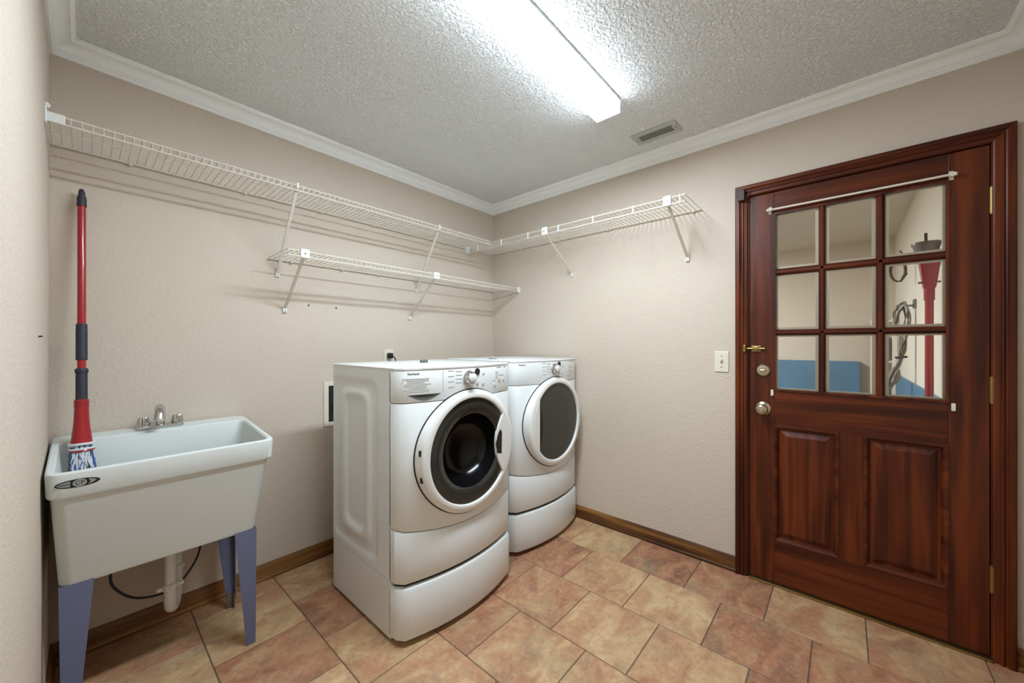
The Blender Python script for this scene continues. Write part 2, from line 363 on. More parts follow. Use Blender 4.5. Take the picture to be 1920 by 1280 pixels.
# raised panels with moulding round them
for (p0, p1) in ((GY0, -2.281), (-2.372, GY1)):
    def rect(i, x): return [(x, p0-i, 0.229+i), (x, p1+i, 0.229+i), (x, p1+i, 0.824-i), (x, p0-i, 0.824-i)]
    bm = BM(); loft(bm, [rect(0.0, DX1-0.004), rect(0.0, DX0+0.014), rect(0.026, DX0+0.016), rect(0.050, DX0+0.005), rect(0.054, DX0+0.005)])
    pn = obj('panel', bm, M_WOODV, door)
    bm = BM(); loft(bm, [rect(-0.003, DX0+0.003), rect(-0.003, DX0-0.003), rect(0.004, DX0-0.004), rect(0.010, DX0-0.001), rect(0.016, DX0+0.008), rect(0.018, DX0+0.016), rect(-0.003, DX0+0.016)], cap=False)
    obj('panel_moulding', bm, M_WOODH, pn)
# muntins
VM = [(-2.209, -2.235), (-2.411, -2.440)]; HM = [(1.290, 1.319), (1.601, 1.633)]
def muntin_prof(a, b): return [(DX0+0.001, a*0.68+b*0.32), (DX0+0.001, a*0.32+b*0.68), (DX0+0.006, b*0.85+a*0.15), (DX0+0.013, b), (DX1-0.004, b), (DX1-0.004, a), (DX0+0.013, a), (DX0+0.006, a*0.85+b*0.15)]
for a, b in VM: obj('muntin', loft(BM(), [[(x, y, z) for x, y in muntin_prof(a, b)] for z in (GZ0, GZ1)]), M_WOODV, door)
for a, b in HM: obj('muntin', loft(BM(), [[(x, y, z) for x, z in muntin_prof(a, b)] for y in (GY0, GY1)]), M_WOODH, door)
def frame_bm(bm, y0, y1, z0, z1, wl, wr, wb, wt, x0, x1):
    box(bm, (x0, y0, z0), (x1, y0-wl, z1)); box(bm, (x0, y1+wr, z0), (x1, y1, z1))
    box(bm, (x0, y0-wl, z0), (x1, y1+wr, z0+wb)); box(bm, (x0, y0-wl, z1-wt), (x1, y1+wr, z1)); return bm
YS = [(GY0, VM[0][0]), (VM[0][1], VM[1][0]), (VM[1][1], GY1)]; ZS = [(GZ0, HM[0][0]), (HM[0][1], HM[1][0]), (HM[1][1], GZ1)]
for j, (z0, z1) in enumerate(ZS):
    for (y0, y1) in YS:
        pane = obj('pane', box(BM(), (0.019, y0, z0), (0.023, y1, z1)), M_GLASS, door)
        obj('glazing_bead', frame_bm(BM(), y0, y1, z0, z1, 0.013, 0.013, 0.012, 0.008, 0.024, DX1), M_CREAM, pane)
# glazing moulding round the whole light
bm = frame_bm(BM(), GY0+0.004, GY1-0.004, GZ0-0.004, GZ1+0.004, 0.010, 0.010, 0.010, 0.010, DX0-0.004, DX0+0.010)
obj('glazing_moulding', bm, M_WOODV, door)
# knob, deadbolt, barrel bolt, hinges, lower curtain brackets
kn = obj('knob', lathe(BM(), [(0.0, 0), (0.034, 0), (0.034, 0.004), (0.028, 0.009), (0.014, 0.012), (0.012, 0.030), (0.020, 0.036), (0.0275, 0.047), (0.0275, 0.056), (0.022, 0.064), (0.012, 0.066), (0, 0.066)], (DX0, -1.983, 0.908), (-1, 0, 0), 28), M_NICKEL, door, smooth=True, angle=50, label='worn nickel door knob')
obj('keyhole', lathe(BM(), [(0, 0), (0.008, 0), (0.008, 0.003), (0, 0.003)], (DX0-0.065, -1.983, 0.908), (-1, 0, 0), 16), M_CHROME, kn)
db = obj('deadbolt', lathe(BM(), [(0, 0), (0.033, 0), (0.033, 0.005), (0.027, 0.012), (0.014, 0.013), (0.014, 0.016), (0, 0.016)], (DX0, -1.983, 1.107), (-1, 0, 0), 28), M_NICKEL, door, smooth=True, angle=40, label='round nickel deadbolt plate')
obj('thumb_turn', box(BM(), (DX0-0.015, -1.970, 1.101), (DX0-0.034, -1.996, 1.113), 0.004), M_NICKEL, db)
bb = obj('barrel_bolt', box(BM(), (DX0, -1.930, 1.204), (DX0-0.005, -1.973, 1.236), 0.0015), M_BRASS, door, label='brass barrel bolt')
obj('bolt_rod', tube(BM(), [(DX0-0.011, -1.890, 1.221), (DX0-0.011, -1.992, 1.221)], 0.0052, 10), M_BRASS, bb)
obj('bolt_guide', box(BM(), (DX0-0.004, -1.938, 1.211), (DX0-0.0185, -1.965, 1.231), 0.003), M_BRASS, bb)
obj('bolt_keeper', box(BM(), (-0.012, -1.8965, 1.202), (-0.030, -1.908, 1.240), 0.003), M_BRASS, bb)
for z in (1.809, 1.063, 0.320):
    hg = obj('hinge', tube(BM(), [(-0.003, -2.7385, z-0.050), (-0.003, -2.7385, z+0.050)], 0.0068, 12), M_BRASS, door, smooth=True, label='brass butt hinge')
    bm = BM()
    for dz in (-0.052, 0.052): lathe(bm, [(0, -0.003), (0.005, -0.002), (0.0055, 0.002), (0, 0.004)], (-0.003, -2.7385, z+dz), (0, 0, 1), 10)
    obj('hinge_pin', bm, M_BRASS, hg)
for y, z in ((-2.022, 0.992), (-2.640, 0.985)):
    obj('rod_bracket', box(box(BM(), (DX0, y-0.006, z-0.016), (DX0-0.003, y+0.006, z+0.016), 0.001), (DX0-0.002, y-0.004, z-0.014), (DX0-0.014, y+0.004, z-0.006), 0.0015), M_IVORY, door, label='small pale curtain rod bracket')
# curtain rod across the glass
cr = empty('curtain_rod', (DX0-0.016, -2.324, 1.936), 'thin cream curtain rod across top of door glass', 'curtain rod')
obj('rod', tube(BM(), [(DX0-0.020, -2.012, 1.937), (DX0-0.020, -2.640, 1.937)], 0.0050, 12), M_IVORY, cr, smooth=True)
for y in (-2.014, -2.634):
    bk = obj('bracket', box(box(BM(), (DX0, y-0.007, 1.920), (DX0-0.003, y+0.007, 1.956), 0.001), (DX0-0.002, y-0.003, 1.928), (DX0-0.026, y+0.003, 1.938), 0.001), M_IVORY, cr)
    obj('finial', lathe(BM(), [(0, 0), (0.007, 0.001), (0.009, 0.006), (0.006, 0.012), (0, 0.013)], (DX0-0.020, y+(0.002 if y > -2.3 else -0.002), 1.937), (0, 1 if y > -2.3 else -1, 0), 12), M_IVORY, bk, smooth=True)
# alarm contact on casing head
ds = empty('door_sensor', (-0.03, -1.892, 2.02), 'small dark brown alarm sensor in upper corner of door casing', 'sensor')
obj('sensor_body', box(BM(), (-0.0195, -1.874, 2.010), (-0.044, -1.905, 2.068), 0.003), M_BRONZE, ds)
obj('sensor_hook', tube(BM(), [(-0.030, -1.905, 2.056)] + [(-0.030, -1.912-0.012*math.sin(PI*i/8), 2.044+0.014*math.cos(PI*i/8)) for i in range(9)] + [(-0.030, -1.905, 2.028)], 0.0025, 8), M_BRONZE, ds)

# ---------------------------------------------------------------- fluorescent ceiling fixture
fx = empty('ceiling_light', (-1.265, -1.430, H), 'long white fluorescent ceiling light, lit, above the room', 'ceiling light')
fx0, fx1, fy0, fy1, fzb = -1.880, -0.652, -1.368, -1.492, 2.358
obj('pan', box(BM(), (fx0, fy0, H-0.012), (fx1, fy1-0.002, H-0.0005), 0.002), M_VENT, fx)
LP = [(fy0, H-0.0125), (fy0, fzb+0.014), (fy0-0.003, fzb+0.006), (fy0-0.010, fzb), (fy1+0.010, fzb), (fy1+0.003, fzb+0.006), (fy1, fzb+0.014), (fy1, H-0.0125)]
obj('lens', box(BM(), (fx0+0.004, fy0-0.004, fzb), (fx1-0.004, fy1+0.004, fzb+0.006), 0.002), M_LENS, fx)
for ya, yb in ((fy0, fy0-0.0035), (fy1+0.0035, fy1)): obj('lens_side', box(BM(), (fx0+0.004, ya, fzb+0.001), (fx1-0.004, yb, H-0.0125)), M_LENS, fx)
for xa, xb in ((fx0, fx0+0.0038), (fx1-0.0038, fx1)): obj('end_cap', box(BM(), (xa, fy0, fzb+0.001), (xb, fy1, H-0.0125)), M_LENS, fx)
def lamp(name, watts, loc, rot, sx, sy):
    l = bpy.data.lights.new(name, 'AREA'); l.shape = 'RECTANGLE'; l.size = sx; l.size_y = sy; l.energy = watts; l.color = LAMP_RGB[:3]
    o = bpy.data.objects.new(name, l); link(o, fx, loc); o.rotation_euler = rot
xm_, zm_ = (fx0+fx1)/2, (fzb+H-0.012)/2
lamp('tube_light', LAMP_W, (xm_, (fy0+fy1)/2, fzb-0.0015), (0, 0, 0), 1.215, 0.116)
lamp('side_light', SIDE_W, (xm_, fy0+0.0015, zm_), (PI/2, 0, PI), 1.215, 0.054)
lamp('side_light', SIDE_W, (xm_, fy1-0.0015, zm_), (PI/2, 0, 0), 1.215, 0.054)
# air vent in the ceiling
vt = empty('air_vent', (-0.237, -1.508, H), 'small rectangular metal air vent in ceiling', 'vent')
vx0, vx1, vy0, vy1 = -0.300, -0.172, -1.386, -1.632
bm = BM(); bw = 0.032
box(bm, (vx0, vy0, H-0.006), (vx0+bw, vy1, H-0.0005), 0.002, 1); box(bm, (vx1-bw, vy0, H-0.006), (vx1, vy1, H-0.0005), 0.002, 1)
box(bm, (vx0+bw-0.002, vy0, H-0.006), (vx1-bw+0.002, vy0-bw, H-0.0005), 0.002, 1); box(bm, (vx0+bw-0.002, vy1+bw, H-0.006), (vx1-bw+0.002, vy1, H-0.0005), 0.002, 1)
obj('frame', bm, M_VENT, vt)
obj('duct', box(BM(), (vx0+bw, vy0-bw, H-0.002), (vx1-bw, vy1+bw, H-0.0008)), M_DARKGAP, vt)
for i in range(4):
    xx = vx0+bw+0.004 + i*0.0175
    obj('slat', loft(BM(), [[(xx+0.004, y, H-0.0022), (xx+0.0052, y, H-0.0022), (xx+0.0066, y, H-0.0058), (xx+0.0054, y, H-0.0058)] for y in (vy0-bw+0.001, vy1+bw-0.001)]), M_VENT, vt)
for yy in (vy0-0.016, vy1+0.016):
    obj('screw', lathe(BM(), [(0, 0), (0.005, 0), (0.004, 0.002), (0, 0.002)], ((vx0+vx1)/2, yy, H-0.006), (0, 0, -1), 10), M_GALV, vt)

# ---------------------------------------------------------------- wall plates
sw = empty('light_switch', (0, -1.788, 1.0895), 'ivory toggle light switch on the wall beside door', 'switch')
obj('plate', box(BM(), (0, -1.7525, 1.089), (-0.006, -1.8235, 1.204), 0.003), M_IVORY, sw)
obj('toggle', loft(BM(), [[(-0.005, -1.783, 1.135), (-0.005, -1.793, 1.135), (-0.005, -1.793, 1.159), (-0.005, -1.783, 1.159)], [(-0.020, -1.784, 1.152), (-0.020, -1.792, 1.152), (-0.020, -1.792, 1.164), (-0.020, -1.784, 1.164)]]), M_IVORY, sw)
for z in (1.117, 1.177): obj('screw', lathe(BM(), [(0, 0), (0.0035, 0), (0.003, 0.0015), (0, 0.0015)], (-0.006, -1.788, z), (-1, 0, 0), 10), M_DGREY, sw)
ol = empty('wall_outlet', (-1.003, 0, 1.095), 'beige wall outlet with a black plug behind the washing machine', 'outlet')
obj('plate', box(BM(), (-1.039, 0, 1.095), (-0.969, -0.006, 1.209), 0.003), M_IVORY, ol)
for z in (1.128, 1.176): obj('socket', lathe(BM(), [(0, 0), (0.017, 0), (0.017, 0.002), (0, 0.002)], (-1.004, -0.0055, z), (0, -1, 0), 18), M_IVORY, ol)
obj('plug', box(BM(), (-1.022, -0.0075, 1.150), (-0.990, -0.040, 1.186), 0.006), M_INK, ol)
obj('cord', tube(BM(), [(-1.000, -0.040, 1.165), (-0.992, -0.058, 1.155), (-0.985, -0.064, 1.12), (-0.99, -0.06, 1.0), (-1.02, -0.05, 0.6)], 0.004, 8), M_INK, ol)
wb = empty('valve_box', (-1.30, 0, 0.757), 'recessed cream wall box partly hidden behind the washing machine', 'wall box')
bm = frame_bm(BM(), 0, 0, 0, 0, 0, 0, 0, 0, 0, 0) if False else BM()
for lo, hi in (((-1.427, 0, 0.757), (-1.400, -0.008, 1.021)), ((-1.203, 0, 0.757), (-1.176, -0.008, 1.021)), ((-1.400, 0, 0.757), (-1.203, -0.008, 0.782)), ((-1.400, 0, 0.996), (-1.203, -0.008, 1.021))): box(bm, lo, hi, 0.0015, 1)
obj('frame', bm, M_IVORY, wb)
obj('recess', box(BM(), (-1.400, -0.001, 0.782), (-1.203, -0.003, 0.996)), M_DARKGAP, wb)
for x in (-1.36, -1.25): obj('valve', lathe(BM(), [(0, 0), (0.012, 0), (0.012, 0.03), (0.018, 0.032), (0.018, 0.042), (0, 0.042)], (x, -0.003, 0.90), (0, -1, 0), 12), M_BRASS, wb)
for x, z in ((-1.509, 1.466), (-1.353, 1.462)):
    nl = obj('wall_anchor', lathe(BM(), [(0, 0), (0.006, 0), (0.005, 0.003), (0.002, 0.003), (0.0015, 0.001), (0, 0.001)], (x, 0, z), (0, -1, 0), 10), M_DGREY,
        label='%s of two small screw anchors in wall under lower shelf' % ('left' if x < -1.4 else 'right'), cat='anchor', group='screw anchors under the lower shelf')

nl = obj('wall_nail', tube(BM(), [(-L, -0.546, 1.266), (-L+0.007, -0.552, 1.267)], 0.0022, 8), M_INK, label='tiny dark nail in the left wall beside the mop', cat='nail')
# ---------------------------------------------------------------- wire shelves
WR = 0.0017
def wire_shelf(name, label, P0, along, out, length, z, depth, lip, clip_every, full_lip, braces, clips, ends):
    """P0: wall point at start; along/out unit vectors in plan; braces: (distance, foot drop)"""
    P0, a, o_ = Vector(P0), Vector(along), Vector(out)
    def P(s, d, zz): return P0 + a*s + o_*d + Vector((0, 0, zz))
    root = empty(name, P(length/2, 0.0, z), label, 'wire shelf')
    obj('back_rod', tube(BM(), [P(0, 0.013, z-0.004), P(length, 0.013, z-0.004)], 0.0036, 8), M_WIRE, root, smooth=True)
    obj('front_rod', tube(BM(), [P(0, depth, z-0.004), P(length, depth, z-0.004)], 0.0036, 8), M_WIRE, root, smooth=True)
    obj('lip_rod', tube(BM(), [P(0, depth+0.001, z-lip), P(length, depth+0.001, z-lip)], 0.0038, 8), M_WIRE, root, smooth=True)
    obj('middle_rod', tube(BM(), [P(0, depth*0.5, z-0.004), P(length, depth*0.5, z-0.004)], 0.0022, 6), M_WIRE, root, smooth=True)
    n = int(length/0.0256); first = None
    for i in range(n+1):
        s = 0.004 + i*(length-0.008)/n
        if first is None:
            pts = [P(s, 0.010, z), P(s, depth, z)]
            if full_lip: pts = [P(s, 0.010, z), P(s, depth-0.001, z), P(s, depth+0.003, z-0.004), P(s, depth+0.003, z-lip)]
            org = P(s, depth/2, z)
            first = obj('wire', tube(BM(), pts, WR, 6), M_WIRE, root, smooth=True, origin=org)
        else: copy_at(first, root, P(s, depth/2, z))
    if not full_lip:
        s = clip_every*0.5
        while s < length:
            obj('lip_clip', tube(BM(), [P(s, depth+0.003, z+0.001), P(s, depth+0.004, z-lip-0.003)], 0.0044, 8), M_PLASTIC, root); s += clip_every
    for s in clips:
        c = obj('wall_clip', lathe(BM(), [(0, 0), (0.0075, 0), (0.0075, 0.016), (0.004, 0.020), (0, 0.020)], P(s, 0.0, z-0.008), o_, 10), M_WIRE, root, smooth=True)
    for s, drop, ds, plate in braces:
        top = P(s, depth-0.004, z-lip*0.75); foot = P(s+ds, 0.010, z-drop+0.012)
        d = (foot-top).normalized(); sd = a*0.0066; nn = d.cross(a).normalized()*0.0042
        br = obj('support_brace', loft(BM(), [[q+sd+nn, q-sd+nn, q-sd-nn, q+sd-nn] for q in (top, foot)]), M_WIRE, root)
        if plate:
            bm = BM(); c0 = P(s-0.021, depth-0.008, z-lip-0.006); c1 = P(s+0.021, depth+0.011, z+0.008)
            box(bm, c0, c1, 0.004); obj('plate', bm, M_PLASTIC, br)
            obj('plate_hole', lathe(BM(), [(0, 0), (0.0042, 0), (0.0042, 0.001), (0, 0.001)], P(s, depth+0.0108, z-lip*0.5), o_, 10), M_DGREY, br)
        else:
            obj('hook', tube(BM(), [P(s, depth-0.006, z-lip*0.9), P(s, depth+0.008, z-lip*0.6), P(s, depth+0.007, z+0.006)], 0.0052, 8), M_PLASTIC, br)
        ft = BM(); box(ft, P(s+ds-0.010, 0.0, z-drop-0.014), P(s+ds+0.010, 0.012, z-drop+0.016), 0.003)
        obj('foot', ft, M_PLASTIC, br)
        obj('foot_screw', lathe(BM(), [(0, 0), (0.0032, 0), (0.0032, 0.0012), (0, 0.0012)], P(s+ds, 0.0118, z-drop-0.005), o_, 8), M_DGREY, br)
    for kind, s in ends:
        if kind == 'left_wall':      # long bracket and ball against the left wall
            e = obj('end_bracket', box(box(BM(), P(0.0, depth-0.005, z-lip-0.002), P(0.042, depth+0.006, z+0.002), 0.002), P(-0.003, depth-0.008, z-lip-0.008), P(0.003, depth+0.008, z+0.018), 0.002), M_PLASTIC, root)
            obj('knob', lathe(BM(), [(0, 0), (0.006, 0.001), (0.009, 0.008), (0.006, 0.016), (0, 0.017)], P(0.002, depth, z+0.014), (0, 0, 1), 12), M_PLASTIC, e, smooth=True)
        else:
            e = obj('end_bracket', box(BM(), P(s-0.004 if s > 0.1 else s, depth-0.014, z-lip-0.012), P(s if s > 0.1 else s+0.010, depth+0.016, z+0.010), 0.003), M_PLASTIC, root)
            obj('end_socket', box(BM(), P(s-0.022 if s > 0.1 else s+0.008, depth-0.008, z-lip-0.006), P(s-0.003 if s > 0.1 else s+0.030, depth+0.008, z+0.006), 0.003), M_PLASTIC, e)
    return root
wire_shelf('wire_shelf', 'longest white wire shelf, running high along wall above the sink', (-L+0.003, 0, 0), (1, 0, 0), (0, -1, 0), 2.108, 2.0195, 0.305, 0.028, 0.25, True,
           [(0.770, 0.398, 0.006, False), (1.628, 0.394, 0.028, False)], [0.217, 0.63, 1.00, 1.33, 1.62, 1.9], [('left_wall', 0)])
wire_shelf('wire_shelf', 'short white wire shelf below the long one, behind the washer and dryer', (-1.715, 0, 0), (1, 0, 0), (0, -1, 0), 1.712, 1.7045, 0.303, 0.030, 0.25, True,
           [(0.075, 0.274, 0.006, True), (0.875, 0.274, -0.002, True)], [0.058, 0.113, 0.393, 0.633, 0.913, 1.313], [('wall', 1.712)])
wire_shelf('wire_shelf', 'white wire shelf on the door wall, open end toward the door', (0, -0.003, 0), (0, -1, 0), (-1, 0, 0), 1.682, 2.0245, 0.303, 0.040, 0.255, False,
           [(0.782, 0.276, 0.026, True), (1.592, 0.279, 0.014, True)], [0.33, 0.70, 1.1, 1.64], [('wall', 0)])
# wall-side rail carrying the right end of the lower shelf
er = obj('shelf_end_rail', tube(BM(), [(-0.006, -0.292, 1.675), (-0.006, -0.02, 1.635)], 0.0035, 8), M_WIRE, label='thin rail on wall holding end of the lower wire shelf', cat='shelf rail')

# ---------------------------------------------------------------- washer and dryer
def cut_hole(o, x, z, r, y0, y1):
    """bore a round opening through an object along y"""
    me = bpy.data.meshes.new('bore'); bm = lathe(BM(), [(r, 0), (r, y1-y0)], (x, y0, z), (0, 1, 0), 72); bmesh.ops.recalc_face_normals(bm, faces=bm.faces); bm.to_mesh(me); bm.free()
    c = bpy.data.objects.new('bore', me); COL.objects.link(c)
    m = o.modifiers.new('bore', 'BOOLEAN'); m.operation = 'DIFFERENCE'; m.solver = 'EXACT'; m.object = c
    bpy.context.view_layer.update()
    nm = bpy.data.meshes.new_from_object(o.evaluated_get(bpy.context.evaluated_depsgraph_get()))
    o.modifiers.clear(); old = o.data; o.data = nm; nm.name = old.name; bpy.data.meshes.remove(old); bpy.data.objects.remove(c); bpy.data.meshes.remove(me)
def make_machine(root, xc, yo, left_door):
    """front edges at y = yo-0.945 (bowed to yo-1.007), back at yo-0.345"""
    W2 = 0.3425; ZTOP = 1.147
    xl, xr = xc-W2, xc+W2; yE = yo-0.943; yB = yo-0.345; BOW = 0.062
    def plan(inset=0.0, ext=0.0, back=None):
        """closed plan outline: bowed front with rounded corners"""
        pts = []; n = 28; back = yo-0.880 if back is None else back
        pts.append((xl+inset, back)); 
        rc = 0.026
        for i in range(n+1):
            t = -1 + 2*i/n; x = xc + t*(W2-inset)
            y = yE - BOW*(1-t*t) + inset
            e = (1-abs(t))*(W2)
            if e < rc: y += rc - math.sqrt(max(0, rc*rc-(rc-e)**2))
            pts.append((x, y - ext))
        pts.append((xr-inset, back)); return pts
    def slab(name, z0, z1, mat, b=0.004, dip0=0.0, dip1=0.0, ext=0.0, parent=root, back=None):
        """bowed front panel; dip = how far its lower/upper edge sags in the middle"""
        bm = BM(); rings = []
        def zz(x, z, dip): return z - dip*(1-((x-xc)/W2)**2)
        for ins, fz, dd in ((b, z0, dip0), (b*0.3, z0+b*0.3, dip0), (0, z0+b, dip0), (0, z1-b, dip1), (b*0.3, z1-b*0.3, dip1), (b, z1, dip1)):
            rings.append([(x, y, zz(x, fz, dd)) for x, y in plan(ins, ext, back)])
        loft(bm, rings); return obj(name, bm, mat, parent, smooth=True, angle=35)
    # cabinet: back, sides with pressed relief, top
    cab = BM(); box(cab, (xl+0.012, yB, 0.012), (xr-0.012, yo-0.885, ZTOP-0.004))
    cab_o = obj('cabinet', cab, M_ENAMEL, root)
    def relief(s, z):
        """s: distance back from front edge plane; pressed ribs of the side panel"""
        def rr(s0, s1, z0, z1, r):
            cx, cz = (s0+s1)/2, (z0+z1)/2; dx = abs(s-cx)-(s1-s0)/2+r; dz = abs(z-cz)-(z1-z0)/2+r
            return math.hypot(max(dx, 0), max(dz, 0)) + min(max(dx, dz), 0) - r
        d1 = rr(0.110, 0.530, 0.300, 1.075, 0.05); d2 = rr(0.215, 0.400, 0.395, 1.000, 0.05); d3 = rr(0.17, 0.46, 0.345, 1.03, 0.06)
        v = 0.0
        v += -0.008*(1/(1+math.exp(min(50, d1/0.0045)))) 
        v += 0.011*(1/(1+math.exp(max(-50, min(50, d3/0.0050)))))
        v += -0.012*(1/(1+math.exp(max(-50, min(50, d2/0.0045)))))
        return v
    for sgn, x0 in ((-1, xl), (1, xr)):
        if sgn == 1 and not left_door: pass
        bm = BM(); ns, nz = (52, 84) if sgn == -1 else (4, 4); grid = []
        for i in range(ns+1):
            s = 0.0 + i*(0.885-0.345)/ns; row = []
            for j in range(nz+1):
                z = 0.256 + j*(ZTOP-0.010-0.256)/nz
                row.append(bm.verts.new((x0 + (sgn*relief(s, z) if sgn == -1 else 0), yo-0.885+s, z)))
            grid.append(row)
        for i in range(ns):
            for j in range(nz): bm.faces.new((grid[i][j], grid[i+1][j], grid[i+1][j+1], grid[i][j+1]))
        # close the panel to a thin solid
        ext = bmesh.ops.extrude_face_region(bm, geom=bm.faces[:]); vs = [g for g in ext['geom'] if isinstance(g, bmesh.types.BMVert)]
        for v in vs: v.co.x = x0 - sgn*0.014
        obj('side_panel', bm, M_ENAMEL, root, smooth=True, angle=50)
    # top sheet
    bm = BM(); rings = []
    for ins, z in ((0.0, ZTOP-0.012), (-0.001, ZTOP-0.010), (-0.001, ZTOP-0.003), (0.003, ZTOP)):
        rings.append([(x, y, z) for x, y in plan(ins, 0.0, yB)])
    loft(bm, rings); obj('top', bm, M_ENAMEL, root, smooth=True, angle=30)
    # pedestal box
    obj('pedestal', box(BM(), (xl, yB, 0.016), (xr, yo-0.886, 0.252), 0.003), M_ENAMEL, root)
    for x in (xl+0.04, xr-0.04):
        for y in (yB-0.05, yo-0.87): obj('foot', lathe(BM(), [(0, 0), (0.020, 0), (0.020, 0.008), (0.010, 0.012), (0.010, 0.020), (0, 0.020)], (x, y, 0.0), (0, 0, 1), 14), M_DGREY, root)
    # inner near-black backing paints the shade in the seams
    bm = BM(); loft(bm, [[(x, y, z) for x, y in plan(0.012, 0.0)] for z in (0.024, ZTOP-0.014)]); back_o = obj('front_backing', bm, M_DARKGAP, root)
    slab('pedestal_drawer', 0.022, 0.241, M_ENAMEL, 0.015, ext=0.006)
    slab('lower_panel', 0.256, 0.4755, M_ENAMEL, 0.005, dip1=0.040)
    dpan = slab('door_panel', 0.479, 0.9985, M_ENAMEL, 0.004, dip0=0.040)
    if left_door:
        for q in (dpan, cab_o, back_o): cut_hole(q, xc, 0.757, 0.236, yE-BOW-0.05, yE-BOW+0.20)
    con = slab('console', 1.0005, ZTOP-0.0125, M_ENAMEL, 0.003)
    yf = lambda x: yE - BOW*(1-((x-xc)/W2)**2)
    nrm = lambda x: Vector((2*BOW*(x-xc)/W2**2*-1*-1, -1, 0)).normalized()
    def stick(bm, x, z, lift=0.0005):
        """place a flat (x right, y up) mesh on the bowed front, bending it to the curve"""
        for v in bm.verts:
            X = x+v.co.x; v.co = Vector((X, yf(X)-lift-v.co.z, z+v.co.y))
        return bm
    def printed(name, items, mat, parent):
        bm = BM()
        for x, z, wd, ht in items:
            k = max(1, int(wd/0.02)); b2 = BM()
            for i in range(k): box(b2, (-wd/2+i*wd/k, -ht/2, -0.0006), (-wd/2+(i+1)*wd/k, ht/2, 0.0003))
            stick(b2, x, z); me = bpy.data.meshes.new('t'); b2.to_mesh(me); b2.free(); bm.from_mesh(me); bpy.data.meshes.remove(me)
        return obj(name, bm, mat, parent)
    # ---- controls
    kx = xc-0.014; kz = 1.090
    knb = obj('dial', lathe(BM(), [(0, 0), (0.034, 0), (0.034, 0.006), (0.030, 0.009), (0.028, 0.024), (0.025, 0.028), (0, 0.030)], (kx, yf(kx)-0.001, kz), (0, -1, 0), 32), M_CHROME, root, smooth=True, angle=40)
    obj('dial_cap', lathe(BM(), [(0, 0), (0.022, 0), (0.022, 0.005), (0.016, 0.008), (0, 0.009)], (kx, yf(kx)-0.029, kz), (0, -1, 0), 28), M_PLASTIC, knb, smooth=True)
    dx = xc+0.040
    obj('display', lathe(BM(), [(0, 0), (0.0165, 0), (0.0165, 0.003), (0.014, 0.004), (0, 0.004)], (dx, yf(dx)-0.0005, 1.116), (0, -1, 0), 8), M_INK, root, label='small black display window')
    for bx_, bz, br_ in ((xc+0.040, 1.062, 0.008), (xc+0.080, 1.056, 0.007), (xc+0.176, 1.041, 0.008), (xc+0.216, 1.066, 0.009), (xc+0.258, 1.062, 0.007)):
        obj('button', lathe(BM(), [(0, 0), (br_, 0), (br_, 0.003), (br_*0.7, 0.004), (0, 0.004)], (bx_, yf(bx_)-0.0005, bz), (0, -1, 0), 14), M_VENT, root)
    it = []
    for q in range(4): it.append((xc-0.070, 1.122-0.017*q, 0.034, 0.0022))
    for q in range(4): it.append((xc-0.112, 1.126-0.024*q, 0.030, 0.0022))
    for q in range(4): it.append((xc+0.195, 1.104-0.010*q, 0.026, 0.0020))
    it += [(xc+0.085, 1.104, 0.016, 0.002), (xc+0.085, 1.098, 0.016, 0.002), (xc+0.24, 1.086, 0.05, 0.002), (xc+0.17, 1.062, 0.03, 0.002), (xc+0.215, 1.128, 0.045, 0.003), (xc+0.272, 1.128, 0.022, 0.004)]
    printed('control_legend', it, M_PRINT, con)
    obj('brand_lettering', stick(text_bm('Kenmore', 0.0125), xc-0.282 if True else 0, 1.121), M_INK, con)
    if left_door:
        # detergent drawer: lettering block and finger scoop
        it = [(xc-0.272+0.008*(q % 2), 1.099-0.0075*q, 0.112-0.02*(q % 3), 0.0045) for q in range(8)]
        printed('drawer_legend', it, M_PALE, con)
        bm = BM(); ring = []
        c0, c1, zt = xc-0.305, xc-0.165, 1.033
        top = [(c0+(c1-c0)*i/12, zt) for i in range(13)]; bot = [(c1-(c1-c0)*i/12, zt-0.026*math.sin(PI*i/12)) for i in range(1, 12)]
        P2 = top+bot
        loft(bm, [[(x, yf(x)+0.002, z) for x, z in P2], [(x, yf(x)-0.0012, z) for x, z in P2]])
        sc_ = obj('drawer_scoop', bm, M_DGREY, con, label='dark finger scoop of the soap drawer')
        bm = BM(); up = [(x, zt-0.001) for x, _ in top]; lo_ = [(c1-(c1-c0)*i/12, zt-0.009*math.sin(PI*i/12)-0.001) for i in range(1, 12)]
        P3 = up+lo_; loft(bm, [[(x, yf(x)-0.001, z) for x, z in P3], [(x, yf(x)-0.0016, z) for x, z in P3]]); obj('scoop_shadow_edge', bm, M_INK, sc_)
        printed('drawer_seam', [(xc-0.152, 1.085, 0.0014, 0.095)], M_PRINT, con)
    # ---- round door
    zc = 0.757; R = 0.279; y0 = yE-BOW
    DN = 72
    prof = [(R-0.004, -0.052), (R, -0.048), (R, 0.006), (R-0.003, 0.013), (R-0.012, 0.018), (0.250, 0.022), (0.243, 0.020), (0.240, 0.014), (0.238, -0.052)]
    bm = BM(); lathe(bm, prof + [prof[0]], (xc, y0, zc), (0, -1, 0), DN, cap=False)
    bmesh.ops.remove_doubles(bm, verts=bm.verts, dist=1e-5)
    dr = obj('round_door', bm, M_PLASTIC, root, smooth=True, angle=35)
    bm = BM(); lathe(bm, [(R+0.006, -0.050), (R+0.006, -0.004), (R-0.002, -0.004), (R-0.002, -0.050)], (xc-0.001, y0, zc), (0, -1, 0), DN, cap=False)
    # dark ring painting the shadow gap, following the bowed panel round the door
    bm.free(); bm = BM(); rings = []
